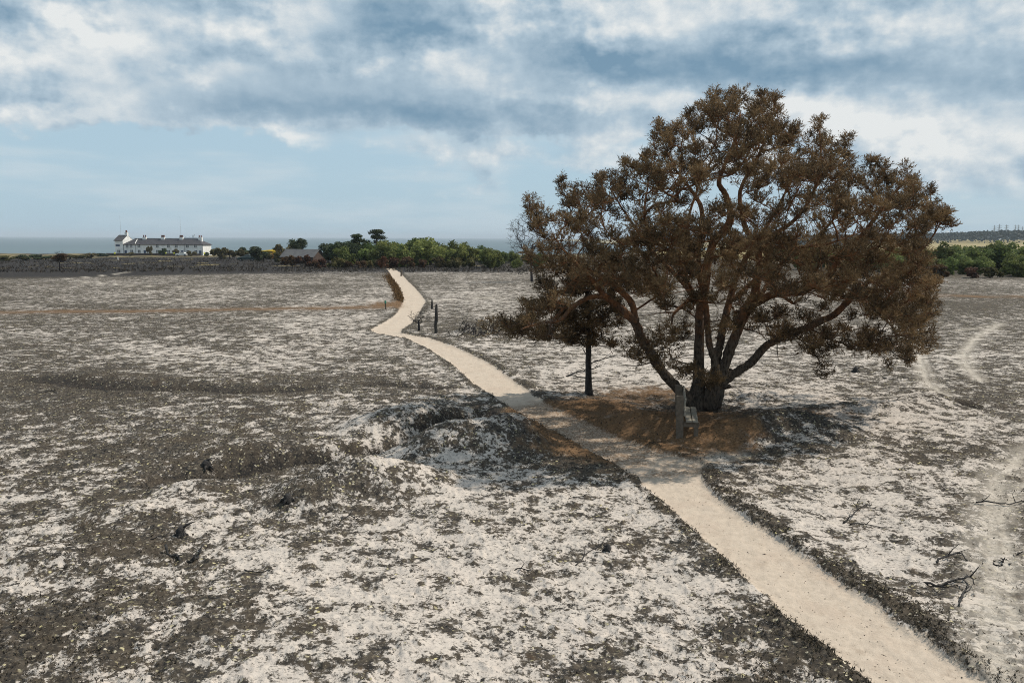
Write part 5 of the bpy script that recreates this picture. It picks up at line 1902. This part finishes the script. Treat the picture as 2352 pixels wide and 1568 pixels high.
def wheels(root, spec, mat_rim):
    for x, y, r, w in spec:
        mb = MB()
        mb.tube([(x, y - w / 2, r), (x, y + w / 2, r)], [r, r], 14)
        t = mb.build('wheel', M_TYRE, root)
        mb = MB()
        mb.tube([(x, y - w / 2 - .02, r), (x, y + w / 2 + .02, r)], [r * .5, r * .5], 10)
        mb.build('rim', mat_rim, t)


q = on(620, 590, 240)
t_ = thing('telehandler', (q[0], q[1], q[2]), 0.15)
tag(t_, 'yellow telehandler loader with its boom stretched out above the brown bush', 'loader')
mb = MB()
mb.box((.2, 0, 1.15), (3.6, 1.5, .8))
mb.box((1.6, .1, 1.7), (1.0, 1.4, .7))
mb.build('body', M_YELLOW, t_, bevel=.05)
mb = MB()
mb.tube([(1.7, -.3, 2.3), (-.6, -.3, 2.4), (-2.6, -.3, 2.2)], [.28, .24, .2], 4)
mb.build('boom', M_YELLOW, t_)
mb = MB()
mb.box((.3, .35, 2.1), (1.3, .9, 1.2), taper=.85)
cb = mb.build('cab', M_YELLOW, t_, bevel=.04)
mb = MB()
mb.box((.3, -.10, 2.2), (1.0, .06, .8))
mb.build('pane', M_GLASS, cb)
mb = MB()
mb.box((-2.8, -.3, 1.7), (.5, 1.8, .8))
mb.build('bucket', M_YELLOW, t_)
wheels(t_, [(-1.0, -.75, .6, .4), (1.4, -.75, .6, .4), (-1.0, .75, .6, .4), (1.4, .75, .6, .4)], M_YELLOW)

q = on(637, 592, 238)
t_ = thing('tractor', (q[0], q[1], q[2]), .3)
tag(t_, 'orange tractor with white cab roof between the loader and the barn', 'tractor')
mb = MB()
mb.box((-.9, 0, 1.2), (1.6, .8, .8))
mb.build('bonnet', M_ORANGE, t_, bevel=.06)
mb = MB()
mb.box((.5, 0, 1.7), (1.3, 1.3, 1.3), taper=.9)
cb = mb.build('cab', M_ORANGE, t_, bevel=.04)
mb = MB()
mb.box((.5, -.68, 1.85), (.9, .05, .8))
mb.build('pane', M_GLASS, cb)
mb = MB()
mb.box((.5, 0, 2.42), (1.5, 1.5, .14))
mb.build('cab_roof', M_FRAME, t_, bevel=.03)
wheels(t_, [(-1.2, -.65, .45, .3), (.7, -.75, .75, .4), (-1.2, .65, .45, .3), (.7, .75, .75, .4)], M_ORANGE)


def car(px, py, D, rz, mat, label):
    q = on(px, py, D)
    c = thing('parked_car', (q[0], q[1], q[2]), rz)
    tag(c, label, 'car')
    mb = MB()
    prof = [(-2.1, .35), (-2.15, .75), (-1.95, .98), (-.95, 1.02), (-.35, 1.5), (1.1, 1.52), (1.75, 1.05), (2.1, .98), (2.12, .4)]
    n = len(prof)
    V = [(x, -.85, z) for x, z in prof] + [(x, .85, z) for x, z in prof]
    for i in (4, 5):
        V[i] = (V[i][0], -.68, V[i][2])
        V[n + i] = (V[n + i][0], .68, V[n + i][2])
    mb.poly(V, [tuple(range(n)), tuple(range(2 * n - 1, n - 1, -1))] + [(i, n + i, n + (i + 1) % n, (i + 1) % n) for i in range(n)])
    mb.build('body', mat, c, bevel=.05)
    mb = MB()
    mb.box((.35, 0, 1.26), (1.5, 1.56, .34))
    mb.build('side_windows', M_GLASS, c)
    wheels(c, [(-1.35, -.78, .32, .2), (1.35, -.78, .32, .2), (-1.35, .78, .32, .2), (1.35, .78, .32, .2)], M_PIPE)
    for y in (-.6, .6):
        mb = MB()
        mb.box((-2.13, y, .75), (.06, .3, .16))
        mb.build('headlight', M_FRAME, c)


car(566, 592, 196, .3, M_CARG, 'dark green parked car beside the olive bushes')
car(417, 588, 318, .1, M_FRAME, 'white parked car low in front of the cottages')


# ------------------------------------------------------------------ grey-roofed barn
def build_barn():
    D = 168.0
    p = at(696, 590, D)
    z0 = gz(p[0], p[1])
    root = thing('barn', (p[0], p[1], z0), -.28)
    tag(root, 'low dark timber barn with plain grey roof half hidden by scorched bushes', 'barn')
    zr = CH - (573 - 544) * D / FPX - z0
    ze = CH - (588.5 - 544) * D / FPX - z0
    L2, W2 = 3.7, 2.4
    mb = MB()
    V = [(-L2, -W2, -.5), (L2, -W2, -.5), (L2, W2, -.5), (-L2, W2, -.5), (-L2, -W2, ze), (L2, -W2, ze), (L2, W2, ze), (-L2, W2, ze), (-L2, 0, zr - .06), (L2, 0, zr - .06)]
    mb.poly(V, [(0, 1, 5, 4), (1, 2, 6, 9, 5), (2, 3, 7, 6), (3, 0, 4, 8, 7), (0, 3, 2, 1), (4, 5, 9, 8), (6, 7, 8, 9)])
    mb.build('wall', M_BRICK, root)
    m = material('grey_sheet_roof', (0.115, 0.115, 0.115), .8, .2, (.085, .085, .09), 1.2)
    for s in (-1, 1):
        mb = MB()
        o = .3
        sl = (zr - ze) / W2
        a = [(-L2 - o, s * (W2 + o), ze - sl * o + .03), (L2 + o, s * (W2 + o), ze - sl * o + .03), (L2 + o, 0, zr + .03), (-L2 - o, 0, zr + .03)]
        mb.poly(a + [(x, y, z + .08) for x, y, z in a], [(0, 1, 2, 3), (4, 7, 6, 5), (0, 4, 5, 1), (1, 5, 6, 2), (2, 6, 7, 3), (3, 7, 4, 0)])
        mb.build('roof_slope', m, root)
    mb = MB()
    mb.box((.8, -W2 - .03, .5), (1.6, .06, 1.2))
    mb.build('door', M_TRUNK, root)


build_barn()


# ------------------------------------------------------------------ people in yellow vests
M_VEST = material('yellow_hi_vis_cloth', (0.62, 0.66, 0.04), 0.8, 0.2, (0.55, 0.58, 0.04), 9)
M_TROUSER = material('dark_trousers', (0.025, 0.028, 0.04), 0.9, 0.1, (0.04, 0.042, 0.05), 9)
M_SKIN = material('skin', (0.42, 0.26, 0.19), 0.6, 0.3, (0.38, 0.23, 0.17), 9)


def person(px, D, rz, label, seed):
    rng = random.Random(seed)
    q = on(px, 590, D)
    root = thing('person', (q[0], q[1], q[2]), rz)
    tag(root, label, 'person')
    st = rng.uniform(-.1, .1)
    J = {'pel': (0, 0, .92), 'wst': (0, 0, 1.08), 'chs': (0, .01, 1.32), 'nck': (0, 0, 1.50), 'hed': (0, -.02, 1.62), 'top': (0, -.01, 1.74),
         'hl': (-.10, 0, .88), 'hr': (.10, 0, .88), 'kl': (-.11, -.03 + st, .48), 'kr': (.11, -.03 - st, .48), 'al': (-.12, .02 + st, .07), 'ar': (.12, .02 - st, .07), 'fl': (-.13, -.16 + st, .03), 'fr': (.13, -.16 - st, .03),
         'sl': (-.19, 0, 1.43), 'sr': (.19, 0, 1.43), 'el': (-.27, .02, 1.16), 'er': (.27, .02, 1.16), 'wl': (-.25, -.12, .93), 'wr': (.25, -.10, .92), 'nl': (-.24, -.16, .83), 'nr': (.24, -.14, .82)}
    E = [('pel', 'wst'), ('wst', 'chs'), ('chs', 'nck'), ('nck', 'hed'), ('hed', 'top'), ('pel', 'hl'), ('pel', 'hr'), ('hl', 'kl'), ('hr', 'kr'), ('kl', 'al'), ('kr', 'ar'), ('al', 'fl'), ('ar', 'fr'),
         ('chs', 'sl'), ('chs', 'sr'), ('sl', 'el'), ('sr', 'er'), ('el', 'wl'), ('er', 'wr'), ('wl', 'nl'), ('wr', 'nr')]
    RAD = dict(pel=.15, wst=.13, chs=.155, nck=.06, hed=.10, top=.075, hl=.095, hr=.095, kl=.06, kr=.06, al=.042, ar=.042, fl=.04, fr=.04, sl=.07, sr=.07, el=.045, er=.045, wl=.034, wr=.034, nl=.038, nr=.038)
    keys = list(J)
    me = bpy.data.meshes.new('body')
    me.from_pydata([J[k] for k in keys], [(keys.index(a), keys.index(b)) for a, b in E], [])
    o = link('body', me, M_TROUSER, root)
    sm = o.modifiers.new('skin', 'SKIN')
    for k, v in zip(keys, me.skin_vertices[0].data):
        v.radius = (RAD[k], RAD[k] * .85)
        v.use_root = (k == 'pel')
    o.modifiers.new('sub', 'SUBSURF').render_levels = 1
    mb = MB()                                             # vest
    mb.tube([(0, 0, .90), (0, 0, 1.1), (0, .01, 1.34), (0, 0, 1.49)], [.20, .185, .215, .09], 12)
    for s in (-1, 1):
        mb.tube([(s * .17, 0, 1.43), (s * .275, .02, 1.16), (s * .25, -.12, .95)], [.085, .068, .055], 8)
    mb.build('vest', M_VEST, root, True)
    mb = MB()
    mb.tube([(0, -.01, 1.50), (0, -.02, 1.56), (0, -.02, 1.64), (0, -.01, 1.72), (0, -.01, 1.77)], [.065, .088, .108, .09, .03], 10)
    mb.build('head', M_SKIN, root, True)
    mb = MB()
    mb.tube([(0, .02, 1.64), (0, .01, 1.72), (0, 0, 1.79)], [.113, .10, .03], 10)
    mb.build('hair', M_TROUSER, root, True)


person(264, 318, .3, 'person in yellow vest standing left of the cottage tower', 1)
person(381.5, 322, 2.0, 'person in yellow vest standing between the two shrubs in front of the cottages', 2)
person(400, 312, 2.6, 'person in yellow vest standing beside the brown spreading shrub at the cottages', 3)
person(469.5, 292, 1.2, 'person in yellow vest standing below the bright cottage end wall', 4)


# ------------------------------------------------------------------ haze: one even body of sea air
def build_haze():
    mb = MB()
    mb.box((0, 18000, 24.5), (70000, 52000, 87))
    o = mb.build('haze', None)
    m = bpy.data.materials.new('sea_haze')
    m.use_nodes = True
    nt = m.node_tree
    nt.nodes.clear()
    out = nt.nodes.new('ShaderNodeOutputMaterial')
    v = nt.nodes.new('ShaderNodeVolumePrincipled')
    v.inputs['Color'].default_value = (0.76, 0.87, 0.98, 1)
    v.inputs['Density'].default_value = 0.00012
    v.inputs['Anisotropy'].default_value = 0.0
    nt.links.new(v.outputs[0], out.inputs['Volume'])
    o.data.materials.append(m)
    kind(o, 'stuff')
    o['label'] = 'pale blue sea haze over the heath and the water'
    o['category'] = 'haze'


build_haze()
